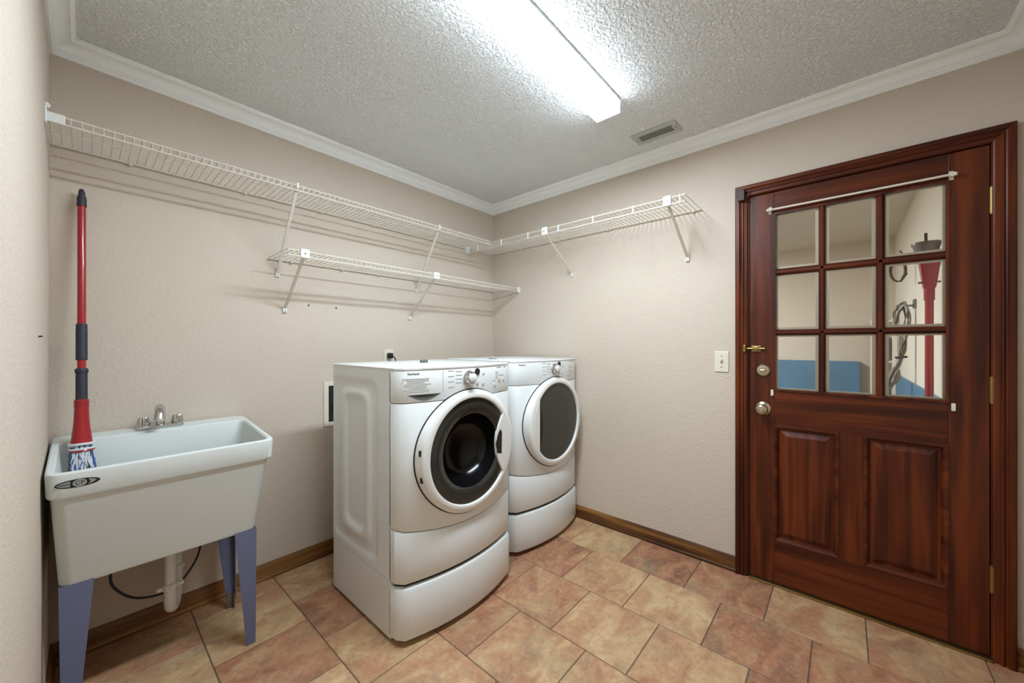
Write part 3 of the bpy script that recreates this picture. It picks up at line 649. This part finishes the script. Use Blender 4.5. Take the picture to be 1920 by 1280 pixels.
    for k in range(DN):
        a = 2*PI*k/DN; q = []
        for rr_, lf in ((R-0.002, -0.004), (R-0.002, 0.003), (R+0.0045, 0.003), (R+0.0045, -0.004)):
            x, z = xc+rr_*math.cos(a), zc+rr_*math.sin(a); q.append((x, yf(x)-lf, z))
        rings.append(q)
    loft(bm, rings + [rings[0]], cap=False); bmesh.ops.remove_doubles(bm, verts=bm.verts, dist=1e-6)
    obj('door_shadow_ring', bm, M_DARKGAP, dr)
    rg = 0.2385
    if left_door:
        # smoked ring, bowl of the drum window, handle crescent on the right
        bm = BM(); lathe(bm, [(rg, 0.004), (rg, 0.012), (rg-0.030, 0.0145), (0.172, 0.012), (0.165, 0.004)], (xc, y0, zc), (0, -1, 0), DN, cap=False)
        obj('smoked_ring', bm, M_SMOKE, dr, smooth=True, angle=60)
        bowl = [(0.166, 0.008), (0.162, -0.004), (0.150, -0.040), (0.130, -0.072), (0.100, -0.092), (0.055, -0.102), (0.0, -0.105)]
        bm = BM(); lathe(bm, [(r_, d*1.05) for r_, d in bowl], (xc, y0, zc), (0, -1, 0), DN, cap=False)
        obj('glass_bowl', bm, M_BLACKG, dr, smooth=True, angle=60)
        side = 1; cut0 = 0.150
    else:
        bm = BM(); lathe(bm, [(rg, 0.004), (rg, 0.010), (rg-0.05, 0.0135), (0.10, 0.016), (0.0, 0.0165)], (xc, y0, zc), (0, -1, 0), DN, cap=False)
        obj('smoked_window', bm, M_SMOKE, dr, smooth=True, angle=60)
        side = -1
    # white crescent carrying the hand pull
    n = 24; outer, inner = [], []
    a0 = math.radians(36 if left_door else 38)
    for i in range(n+1):
        a = -a0 + 2*a0*i/n; outer.append((0.246*math.cos(a), 0.246*math.sin(a)))
    xe = 0.246*math.cos(a0); ze = 0.246*math.sin(a0)
    for i in range(n+1):
        t = 1 - 2*i/n
        bulge = (0.050*(1-abs(t)**2.2)) if left_door else 0.0
        inner.append((xe - bulge, ze*t))
    poly = outer + inner[1:-1]
    P_ = lambda q, d: (xc+side*q[0], y0-d, zc+q[1])
    bm = BM(); loft(bm, [[P_(q, 0.006) for q in poly], [P_(q, 0.0205) for q in poly], [P_((q[0]*0.985+0.003, q[1]*0.985), 0.0225) for q in poly]])
    hc = obj('handle_crescent', bm, M_PLASTIC, dr, smooth=True, angle=30)
    if left_door:
        bm = BM(); poly = [(0.172+0.014*math.cos(a)+ (0.0), 0.05*math.sin(a)) for a in [2*PI*i/20 for i in range(20)]]
        poly = [(0.153, -0.045), (0.184, -0.054), (0.187, 0.050), (0.178, 0.068), (0.165, 0.058), (0.153, 0.035), (0.147, 0.0)]
        loft(bm, [[P_(q, 0.019) for q in poly], [P_(q, 0.0232) for q in poly]]); obj('pull_slot', bm, M_INK, hc)
        for a in (172, 195): 
            x = xc+R*math.cos(math.radians(a)); z = zc+R*math.sin(math.radians(a))
            obj('hinge', box(BM(), (x-0.004, y0+0.010, z-0.012), (x+0.010, y0-0.004, z+0.012), 0.002), M_INK, dr)
    else:
        bm = BM(); m_ = 14
        poly = [(xe-0.001, 0.150*(1-2*i/m_)) for i in range(m_+1)] + [(xe-0.001-0.034*math.sin(PI*i/m_), -0.150+0.300*i/m_) for i in range(1, m_)]
        loft(bm, [[P_(q, 0.012) for q in poly], [P_(q, 0.0185) for q in poly]]); obj('pull_slot', bm, M_BLACKG, hc)
    return root
wm = empty('washing_machine', (-1.176, -0.65, 0), 'white front-loading washing machine with black drum window, nearer the sink', 'washing machine')
make_machine(wm, -1.176, 0.0, True)
dm = empty('clothes_dryer', (-0.371, -0.56, 0), 'white front-loading dryer with grey door window, in the corner', 'dryer')
make_machine(dm, -0.371, 0.085, False)
# oddments on top of the machines
fit = empty('hose_fitting', (-1.192, -0.663, 1.147), 'tiny dark metal fitting lying on top of the washing machine', 'fitting')
obj('body', tube(BM(), [(-1.210, -0.660, 1.155), (-1.176, -0.666, 1.155)], 0.0065, 10), M_GALV, fit)
for x in (-1.208, -1.193, -1.178): obj('collar', tube(BM(), [(x-0.003, -0.660-(x+1.21)*0.18, 1.1555), (x+0.003, -0.661-(x+1.21)*0.18, 1.1555)], 0.0082, 10), M_DGREY, fit)
cap = empty('bottle_cap', (-0.575, -0.56, 1.147), 'flat grey cap lying on top of the dryer', 'cap')
obj('rim', lathe(BM(), [(0, 0), (0.030, 0), (0.030, 0.003), (0.012, 0.005), (0, 0.005)], (-0.575, -0.56, 1.147), (0, 0, 1), 20), M_GALV, cap, smooth=True)
obj('stud', lathe(BM(), [(0.010, 0.004), (0.009, 0.014), (0.004, 0.018), (0, 0.018)], (-0.575, -0.56, 1.147), (0, 0, 1), 14), M_VENT, cap, smooth=True)

# ---------------------------------------------------------------- laundry sink
sk = empty('laundry_sink', (-2.135, -0.26, 0), 'white plastic utility sink on blue-grey metal legs', 'sink')
def rrect(x0, x1, y0, y1, r, n=6):
    pts = []
    for cx, cy, a in ((x1-r, y1-r, 0), (x0+r, y1-r, PI/2), (x0+r, y0+r, PI), (x1-r, y0+r, 3*PI/2)):
        for i in range(n+1): t = a + PI/2*i/n; pts.append((cx+r*math.cos(t), cy+r*math.sin(t)))
    return pts
tilt = lambda y: 0.082*(y+0.505)
def ring(x0, x1, y0, y1, r, z, k=1.0): return [(x, y, z + k*tilt(y)) for x, y in rrect(x0, x1, y0, y1, r)]
TX0, TX1, TY0, TY1 = -2.441, -1.828, -0.505, -0.014
bm = BM(); R_ = []
R_.append(ring(-2.412, -1.882, -0.442, -0.050, 0.030, 0.468, 0))
R_.append(ring(-2.415, -1.879, -0.446, -0.047, 0.032, 0.476, 0))
R_.append(ring(-2.430, -1.845, -0.488, -0.024, 0.034, 0.758, 0.7))
R_.append(ring(-2.431, -1.842, -0.491, -0.022, 0.034, 0.764, 0.8))
R_.append(ring(-2.436, -1.836, -0.498, -0.017, 0.036, 0.765, 0.8))
R_.append(ring(-2.439, -1.831, -0.502, -0.015, 0.036, 0.772, 0.9))
R_.append(ring(TX0, TX1, TY0, TY1, 0.038, 0.838, 1))
R_.append(ring(TX0+0.001, TX1-0.001, TY0+0.001, TY1-0.001, 0.037, 0.843, 1))
R_.append(ring(TX0+0.005, TX1-0.005, TY0+0.005, TY1-0.005, 0.034, 0.846, 1))
R_.append(ring(TX0+0.015, TX1-0.015, TY0+0.015, -0.104, 0.030, 0.846, 1))
R_.append(ring(TX0+0.020, TX1-0.020, TY0+0.020, -0.108, 0.028, 0.840, 1))
R_.append(ring(TX0+0.030, TX1-0.034, TY0+0.034, -0.114, 0.030, 0.740, 0.6))
R_.append(ring(TX0+0.034, TX1-0.060, TY0+0.068, -0.124, 0.030, 0.515, 0))
R_.append(ring(TX0+0.050, TX1-0.094, TY0+0.102, -0.158, 0.030, 0.492, 0))
loft(bm, R_); tub = obj('tub', bm, M_TUB, sk, smooth=True, angle=32)
obj('drain', lathe(BM(), [(0, 0), (0.040, 0), (0.040, 0.003), (0.030, 0.004), (0, 0.002)], (-2.13, -0.27, 0.492), (0, 0, 1), 20), M_CHROME, tub)
# folded sheet legs: front/back face and side face, tapering downwards
def leg(sx, sy):
    xo_t, xo_b = (-1.880, -1.886) if sx > 0 else (-2.414, -2.408)
    yo_t, yo_b = (-0.446, -0.456) if sy < 0 else (-0.060, -0.120)
    wt, wbt, dt, dbt = 0.076, 0.032, 0.055, 0.030
    t = 0.0025; bm = BM(); zt = 0.4745
    ix, iy = -sx, -sy if False else (1 if sy < 0 else -1)
    def face(pts, nx, ny): loft(bm, [pts, [(p[0]+nx*t, p[1]+ny*t, p[2]) for p in pts]])
    face([(xo_t, yo_t, zt), (xo_t+ix*wt, yo_t, zt), (xo_b+ix*wbt, yo_b, 0.0 if sy < 0 else 0.045), (xo_b, yo_b, 0.0 if sy < 0 else 0.045)], 0, iy)
    face([(xo_t, yo_t+iy*t, zt), (xo_t, yo_t+iy*dt, zt), (xo_b, yo_b+iy*dbt, 0.0 if sy < 0 else 0.045), (xo_b, yo_b+iy*t, 0.0 if sy < 0 else 0.045)], ix, 0)
    lg = obj('leg', bm, M_LEG, sk)
    if sy > 0: 
        bm = BM(); box(bm, (xo_b+ix*0.004, yo_b+iy*0.004, 0.0), (xo_b+ix*0.032, yo_b+iy*0.008, 0.075), 0.001); box(bm, (xo_b+ix*0.004, yo_b+iy*0.008, 0.0), (xo_b+ix*0.008, yo_b+iy*0.030, 0.075), 0.001)
        lv = obj('leveler', bm, M_GALV, lg)
        for z in (0.020, 0.040, 0.060): obj('bolt_hole', lathe(BM(), [(0, 0), (0.004, 0), (0.004, 0.0015), (0, 0.0015)], (xo_b+ix*0.018, yo_b+iy*0.0080, z), (0, iy, 0), 10), M_INK, lv) if False else None
    else: obj('rivet', lathe(BM(), [(0, 0), (0.003, 0), (0.002, 0.001), (0, 0.001)], (xo_b+ix*0.016, yo_b-0.0003+0.0006, 0.03), (0, -1, 0), 8), M_GALV, lg)
    # flange under the tub
    obj('flange', box(BM(), (xo_t+ix*0.001, yo_t+iy*0.0026, 0.4655), (xo_t+ix*wt, yo_t+iy*dt, 0.468)), M_NAVY, lg)
for sx in (1, -1):
    for sy in (-1, 1): leg(sx, sy)
# faucet on the back ledge
zl = lambda y: 0.846 + tilt(y)
fy = -0.060; fz = zl(fy)
fa = obj('faucet', box(BM(), (-2.214, fy-0.026, fz-0.002), (-2.064, fy+0.024, fz+0.014), 0.006), M_CHROME, sk, smooth=True, label='chrome two-handle faucet')
sp = [(-2.140, fy, fz+0.012), (-2.140, fy, fz+0.050)] + [(-2.140-0.010*i/8, fy-0.042+0.042*math.cos(PI*i/8*0.93), fz+0.050+0.040*math.sin(PI*i/8*0.93)) for i in range(1, 9)]
sp += [(-2.152, fy-0.090, fz+0.044)]
obj('spout', tube(BM(), sp, 0.012, 14, radii=[0.016, 0.0145] + [0.0140+0.0006*i for i in range(8)] + [0.0185]), M_CHROME, fa, smooth=True, angle=50)
for x in (-2.193, -2.083):
    pr = []
    bm = BM(); nn_ = 40
    def fr(r, z): return [(x+r*(1.12+0.09*math.cos(8*2*PI*k/nn_))*math.cos(2*PI*k/nn_), fy+r*(1+0.09*math.cos(8*2*PI*k/nn_))*math.sin(2*PI*k/nn_), fz+z) for k in range(nn_)]
    loft(bm, [fr(0.017, 0.012), fr(0.0175, 0.018), fr(0.0150, 0.044), fr(0.0125, 0.048)])
    obj('tap_handle', bm, M_CHROME, fa, smooth=True, angle=50)
# trap and supply hoses
px, py = -2.130, -0.262
tp = obj('tailpiece', tube(BM(), [(px, py, 0.492), (px, py, 0.255)], 0.0185, 16), M_PVC, sk, smooth=True)
ub = [(px, py, 0.275), (px, py, 0.215)] + [(px+0.014*(1-math.cos(PI*i/10)), py+0.042*(1-math.cos(PI*i/10)), 0.215-0.048*math.sin(PI*i/10)) for i in range(1, 11)] + [(px+0.028, py+0.084, 0.30), (px+0.028, py+0.084, 0.345)]
ub += [(px+0.028, py+0.092, 0.365), (px+0.028, py+0.115, 0.378), (px+0.028, -0.002, 0.380)]
obj('trap_bend', tube(BM(), ub, 0.0205, 16), M_PVC, sk, smooth=True)
nut = obj('slip_nut', lathe(BM(), [(0.019, -0.012), (0.027, -0.010), (0.028, 0.008), (0.022, 0.013), (0.019, 0.013)], (px, py, 0.272), (0, 0, 1), 10), M_PVC, sk)
obj('nut_wing', box(box(BM(), (px-0.042, py-0.008, 0.262), (px-0.024, py+0.008, 0.276), 0.003), (px+0.024, py-0.008, 0.262), (px+0.042, py+0.008, 0.276), 0.003), M_PVC, nut)
obj('slip_nut', lathe(BM(), [(0.019, -0.012), (0.027, -0.010), (0.028, 0.008), (0.022, 0.013), (0.019, 0.013)], (px+0.028, py+0.084, 0.305), (0, 0, 1), 10), M_PVC, sk)
obj('slip_nut', lathe(BM(), [(0.019, -0.014), (0.027, -0.012), (0.028, 0.010), (0.022, 0.014), (0.019, 0.014)], (px, py, 0.455), (0, 0, 1), 10), M_PVC, sk)
obj('wall_flange', lathe(BM(), [(0, 0), (0.045, 0), (0.043, 0.008), (0.026, 0.016), (0, 0.016)], (px+0.028, -0.001, 0.380), (0, -1, 0), 24), M_PVC, sk, smooth=True)
def spline(ctrl, m=6):
    c = [Vector(p) for p in ctrl]; pts = []
    for i in range(len(c)-1):
        p0, p1, p2, p3 = c[max(0, i-1)], c[i], c[i+1], c[min(len(c)-1, i+2)]
        for k in range(m):
            t = k/m; pts.append(0.5*((2*p1)+(p2-p0)*t+(2*p0-5*p1+4*p2-p3)*t*t+(3*p1-p0-3*p2+p3)*t**3))
    return pts + [c[-1]]
def arc(p, q, sag, n=14, side=(0, 0, 0)):
    p, q = Vector(p), Vector(q); return [p.lerp(q, i/n) + Vector((0, 0, -sag*4*(i/n)*(1-i/n))) + Vector(side)*4*(i/n)*(1-i/n) for i in range(n+1)]
obj('supply_hose', tube(BM(), spline([(-2.265, -0.060, 0.40), (-2.288, -0.085, 0.33), (-2.282, -0.10, 0.27), (-2.226, -0.11, 0.203), (-2.145, -0.10, 0.172), (-2.085, -0.095, 0.186), (-2.036, -0.095, 0.245), (-2.012, -0.10, 0.31), (-2.006, -0.10, 0.39), (-2.03, -0.085, 0.47)]), 0.0045, 8), M_NAVY, sk, smooth=True)
for x in (-2.165, -2.10): obj('stop_valve', lathe(BM(), [(0, 0), (0.020, 0), (0.018, 0.005), (0.009, 0.008), (0.009, 0.028), (0.014, 0.030), (0.014, 0.042), (0, 0.042)], (x-0.1, -0.001, 0.40), (0, -1, 0), 14), M_CHROME, sk, smooth=True) if x < -2.15 else None
# oval badge on the front lip
bxc, bzc = -2.373, 0.8105
def on_lip(u, v, lift):
    z = bzc+v; y = -0.502 - 0.003*(z-0.772)/0.066; return (bxc+u, y-lift, z)
def oval(a, b, n=40, cx=0.0): return [(cx+a*math.cos(2*PI*i/n), b*math.sin(2*PI*i/n)) for i in range(n)]
def flat(poly, l0, l1):
    return loft(BM(), [[on_lip(u, v, l0) for u, v in poly], [on_lip(u, v, l1) for u, v in poly]])
bd = obj('badge', flat(oval(0.0475, 0.0130), -0.0006, 0.0008), M_INK, sk, label='black oval maker badge')
obj('badge_field', flat([(-0.044, 0.0), (-0.036, 0.0055), (-0.016, 0.009), (-0.016, -0.009), (-0.036, -0.0055)], 0.0005, 0.0012), M_PRINT, bd)
obj('badge_field', flat([(0.022, 0.0085), (0.034, 0.0055), (0.040, 0.0015), (0.034, -0.003), (0.022, -0.0085), (0.027, 0.0)], 0.0005, 0.0012), M_PRINT, bd)
obj('badge_disc', flat(oval(0.0150, 0.0118, 28, 0.004), 0.0005, 0.0013), M_PRINT, bd)
for k in range(6): obj('badge_mark', flat([(-0.0385+0.0037*k, -0.0022), (-0.0363+0.0037*k, -0.0022), (-0.0363+0.0037*k, 0.0024), (-0.0385+0.0037*k, 0.0024)], 0.001, 0.0016), M_INK, bd)
for body, u, s in (('CP', 0.004, 0.017),):
    bm = text_bm(body, s, 0.0003)
    for v in bm.verts: v.co = Vector(on_lip(u+v.co.x, v.co.y, 0.0014+v.co.z))
    obj('badge_lettering', bm, M_INK, bd)

# ---------------------------------------------------------------- mop standing in the sink
A = Vector((-2.366, -0.034, 1.865)); B = Vector((-2.366, -0.226, 0.500)); ln = (B-A).length
mp_ = empty('twist_mop', B, 'red-handled twist mop with blue and white yarn, standing in the sink', 'mop')
def seg(name, z0, z1, r0, r1, mat, n=16, flare=None):
    """piece of the stick between heights z0 and z1 (top to bottom)"""
    f = lambda z: A.lerp(B, (A.z-z)/(A.z-B.z))
    if flare: pts = [f(z0+(z1-z0)*i/(len(flare)-1)) for i in range(len(flare))]; rad = flare
    else: pts = [f(z0), f(z1)]; rad = [r0, r1]
    return obj(name, tube(BM(), pts, r0, n, radii=rad), mat, mp_, smooth=True, angle=40)
seg('hanging_cap', 1.856, 1.822, 0, 0, M_NAVY, flare=[0.0059, 0.0092, 0.0092, 0.0089])
seg('handle_collar', 1.827, 1.786, 0, 0, M_NAVY, flare=[0.0122, 0.0135, 0.0135, 0.0135])
seg('handle_tube', 1.787, 1.316, 0.0116, 0.0116, M_RED)
seg('grip', 1.321, 1.184, 0, 0, M_NAVY, flare=[0.0148, 0.0155, 0.0154, 0.0154, 0.0155])
seg('handle_tube', 1.186, 1.140, 0.0116, 0.0116, M_RED)
seg('twist_ring', 1.152, 1.134, 0, 0, M_NAVY, flare=[0.0155, 0.0178, 0.0178, 0.0163])
seg('twist_grip', 1.136, 1.032, 0, 0, M_NAVY, flare=[0.0152, 0.0155, 0.0155, 0.0159])
wr_ = seg('wringer_cup', 1.036, 0.872, 0, 0, M_RED, flare=[0.0185, 0.0189, 0.0196, 0.0207, 0.0229, 0.0259, 0.0292])
for dz in (1.030, 1.021, 1.012):
    f = A.lerp(B, (A.z-dz)/(A.z-B.z)); obj('cup_rib', tube(BM(), [f+(A-B).normalized()*0.002, f-(A-B).normalized()*0.002], 0.0206, 16), M_RED, wr_)
hub = A.lerp(B, (A.z-0.878)/(A.z-B.z)); axd = (B-A).normalized()
rnd = random.Random(3)
for nm, mat, cnt in (('white_yarn', M_MOPA, 170), ('blue_yarn', M_MOPB, 80), ('grey_yarn', M_MOPC, 60)):
    bm = BM()
    for i in range(cnt):
        a = rnd.uniform(0, 2*PI); rr_ = rnd.uniform(0.012, 0.027); e1 = Vector((math.cos(a), math.sin(a), 0))
        p0 = hub + axd*rnd.uniform(-0.004, 0.012) + e1*(rr_*0.75)
        tw = rnd.uniform(-1.1, 1.1); pts = [p0]
        for k in range(1, 15):
            t = k/14; a2 = a + tw*t*1.6 + 0.22*math.sin(23*t+i); rk = rr_*(1.0+0.28*math.sin(PI*min(1, t*1.3))) + 0.0035*math.sin(17*t+i*1.7)
            pts.append(hub + axd*(0.012+t*0.355) + Vector((math.cos(a2), math.sin(a2), 0))*rk)
        tube(bm, pts, 0.0023, 5)
    tag(obj(nm, bm, mat, mp_, smooth=True), kind='stuff')
bm = BM()
for j in range(2):
    c = hub + axd*(0.002+0.018*j); tube(bm, [c + 0.030*Vector((math.cos(2*PI*i/24), math.sin(2*PI*i/24), 0.03*math.sin(2*PI*i/24*3))) for i in range(25)], 0.0048 if j == 0 else 0.0042, 6)
tag(obj('yarn_band', bm, M_RED if False else M_MOPA, mp_, smooth=True))
c = hub + axd*0.026
obj('red_band', tube(BM(), [c + 0.0305*Vector((math.cos(2*PI*i/24), math.sin(2*PI*i/24), 0.05*math.sin(2*PI*i/24*4))) for i in range(25)], 0.0036, 6), M_RED, mp_, smooth=True)

# ---------------------------------------------------------------- the garage seen through the door glass
GX, GYS, GYN, GZF, GZC = 3.60, -2.73, 1.2, -0.12, 2.43
obj('wall_garage_far', box(BM(), (GX, GYS-0.1, GZF), (GX+0.1, GYN+0.1, GZC)), M_GWALL, kind=S)
obj('wall_garage_side', box(BM(), (WT+0.03, GYS-0.1, GZF), (GX, GYS, GZC)), M_GWHITE, kind=S)
obj('wall_garage_near', box(BM(), (WT+0.03, GYN, GZF), (GX, GYN+0.1, GZC)), M_GWALL, kind=S)
obj('wall_garage_house', box(BM(), (WT+0.03, WT, GZF), (WT+0.06, GYN, GZC)), M_GWALL, kind=S)
obj('floor_garage', box(BM(), (WT+0.005, GYS-0.1, GZF-0.06), (GX+0.1, GYN+0.1, GZF)), M_CONC, kind=S)
obj('ceiling_garage', box(BM(), (WT+0.03, GYS-0.1, GZC), (GX+0.1, GYN+0.1, GZC+0.05)), M_GWALL, kind=S)
obj('trim_6', box(BM(), (GX-0.09, GYS+0.29, GZF), (GX, GYN, 1.045), 0.004), M_GBLUE, kind=S, label='blue painted low wall in the room beyond the door')
obj('trim_7', box(BM(), (0.6, GYS, GZF), (GX-0.10, GYS+0.02, 0.93), 0.004), M_GBLUE, kind=S, label='blue painted lower band of the side wall beyond the door')
gl = bpy.data.lights.new('garage_fill', 'AREA'); gl.shape = 'RECTANGLE'; gl.size = 1.2; gl.size_y = 0.25; gl.energy = GARAGE_W; gl.color = (0.9, 0.96, 1.0)  # added area light without a fixture, brightens the view through the glass
go = bpy.data.objects.new('garage_fill', gl); COL.objects.link(go); go.location = (1.7, -0.6, GZC-0.03)
# red standpipe with bracket and funnel
PXp, PYp = 0.893, -2.675
po = empty('red_post', (PXp, PYp, GZF), 'red metal post standing by white wall beyond the door glass', 'post')
obj('pipe', tube(BM(), [(PXp, PYp, GZF), (PXp, PYp, 1.62)], 0.0185, 14), M_RED, po, smooth=True)
obj('sleeve', tube(BM(), [(PXp, PYp, 1.50), (PXp, PYp, 1.60)], 0.023, 14), M_RED, po, smooth=True)
hd = obj('head', loft(BM(), [[(PXp+sx*w_, PYp+sy*w_, z) for sx, sy in ((-1, -1), (1, -1), (1, 1), (-1, 1))] for w_, z in ((0.024, 1.57), (0.030, 1.62), (0.036, 1.68), (0.042, 1.725))]), M_RED, po)
obj('cross_pin', tube(BM(), [(PXp, PYp-0.045, 1.605), (PXp, PYp+0.045, 1.605)], 0.006, 8), M_BRASS, hd)
fn = empty('funnel', (PXp, PYp+0.012, 1.725), 'smoky grey funnel sitting on top of the red post', 'funnel')
obj('cone', lathe(BM(), [(0.030, 0.0), (0.036, 0.004), (0.058, 0.095), (0.062, 0.097), (0.062, 0.112), (0.054, 0.112), (0.028, 0.010), (0.0, 0.008), (0.0, 0.0)], (PXp, PYp+0.012, 1.7255), (0, 0, 1), 24, cap=False), M_CLEAR, fn, smooth=True)
obj('stem', tube(BM(), [(PXp, PYp+0.012, 1.735), (PXp, PYp+0.014, 1.893)], 0.007, 10), M_BRONZE, fn)
# coil of wire hung from a hook
cl_ = empty('wire_coil', (2.0, -2.62, 1.76), 'coil of brown wire hanging on white wall beyond the door glass', 'wire coil')
obj('coil', tube(BM(), [(2.0, -2.640, 2.00), (2.0, -2.665, 1.96)] + [(2.0+0.012*math.sin(i*1.3), -2.63+(0.055-0.003*(i % 7))*math.cos(0.42*i+2.2), 1.835+(0.088-0.005*(i % 5))*math.sin(0.42*i+2.2)) for i in range(75)], 0.0055, 6), M_CABLED, cl_, smooth=True)
obj('hook', tube(BM(), [(2.0, GYS, 1.915), (2.0, -2.60, 1.915), (2.0, -2.592, 1.930)], 0.005, 8), M_GALV, cl_)
# bundle of cables looping down
cbn = empty('cable_bundle', (2.0, -2.60, GZF), 'thick grey bundle of cables looping down the wall beyond the glass', 'cable bundle')
rnd = random.Random(5)
for s_ in range(11):
    j = lambda k: rnd.uniform(-k, k)
    base = [(2.0, -2.615, 1.36), (2.0, -2.625, 1.50), (2.0, -2.665, 1.56), (2.0, -2.690, 1.47), (2.0, -2.665, 1.32), (2.0, -2.655, 1.20), (2.0, -2.640, 1.09), (2.0, -2.600, 0.96), (2.0, -2.555, 0.84), (2.02, -2.53, 0.60), (2.05, -2.52, 0.2), (2.05, -2.52, GZF+0.02)]
    if s_ % 2: base = base[2:]
    ctrl = [(p[0]+j(0.03), min(p[1]+j(0.016 if p[2] > 1.0 else 0.045), -2.35), max(p[2]+j(0.025), GZF+0.015)) for p in base]
    ctrl = [(x, max(y, -2.712), z) for x, y, z in ctrl]
    obj('cable', tube(BM(), spline(ctrl, 5), 0.0075, 6), (M_CABLE, M_CABLED, M_VENT)[s_ % 3], cbn, smooth=True)
obj('tie', lathe(BM(), [(0.034, -0.008), (0.038, 0), (0.034, 0.008)], (2.0, -2.648, 1.14), (0, 0.1, 1), 14), M_INK, cbn)
hk = obj('wall_bracket', box(box(BM(), (1.96, -2.73, 1.53), (2.04, -2.715, 1.60), 0.003), (1.99, -2.716, 1.545), (2.01, -2.62, 1.56), 0.003), M_GALV, label='small metal bracket holding cables on wall beyond the glass', cat='bracket')
# white framed storage unit in the far corner
su = empty('storage_rack', (3.42, -2.60, GZF), 'white framed storage rack in the far corner beyond the door', 'rack')
for x, y in ((3.30, -2.545), (3.30, -2.705), (3.50, -2.545), (3.50, -2.705)): obj('post', box(BM(), (x-0.02, y-0.02, GZF), (x+0.02, y+0.02, 1.52), 0.004), M_GWHITE, su)
for z in (0.2, 0.72, 1.05, 1.48): obj('shelf', box(BM(), (3.285, -2.715, z), (3.515, -2.535, z+0.018), 0.002), M_GWHITE, su)
bn = empty('storage_bin', (3.40, -2.625, 1.069), 'dark grey bin on the white storage rack beyond the door', 'bin')
obj('body', loft(BM(), [[(3.40+sx*w_, -2.625+sy*w_*0.7, z) for sx, sy in ((-1, -1), (1, -1), (1, 1), (-1, 1))] for w_, z in ((0.065, 1.069), (0.075, 1.30))]), M_DGREY, bn)
obj('rim', box(BM(), (3.318, -2.682, 1.297), (3.482, -2.568, 1.312), 0.003), M_DGREY, bn)
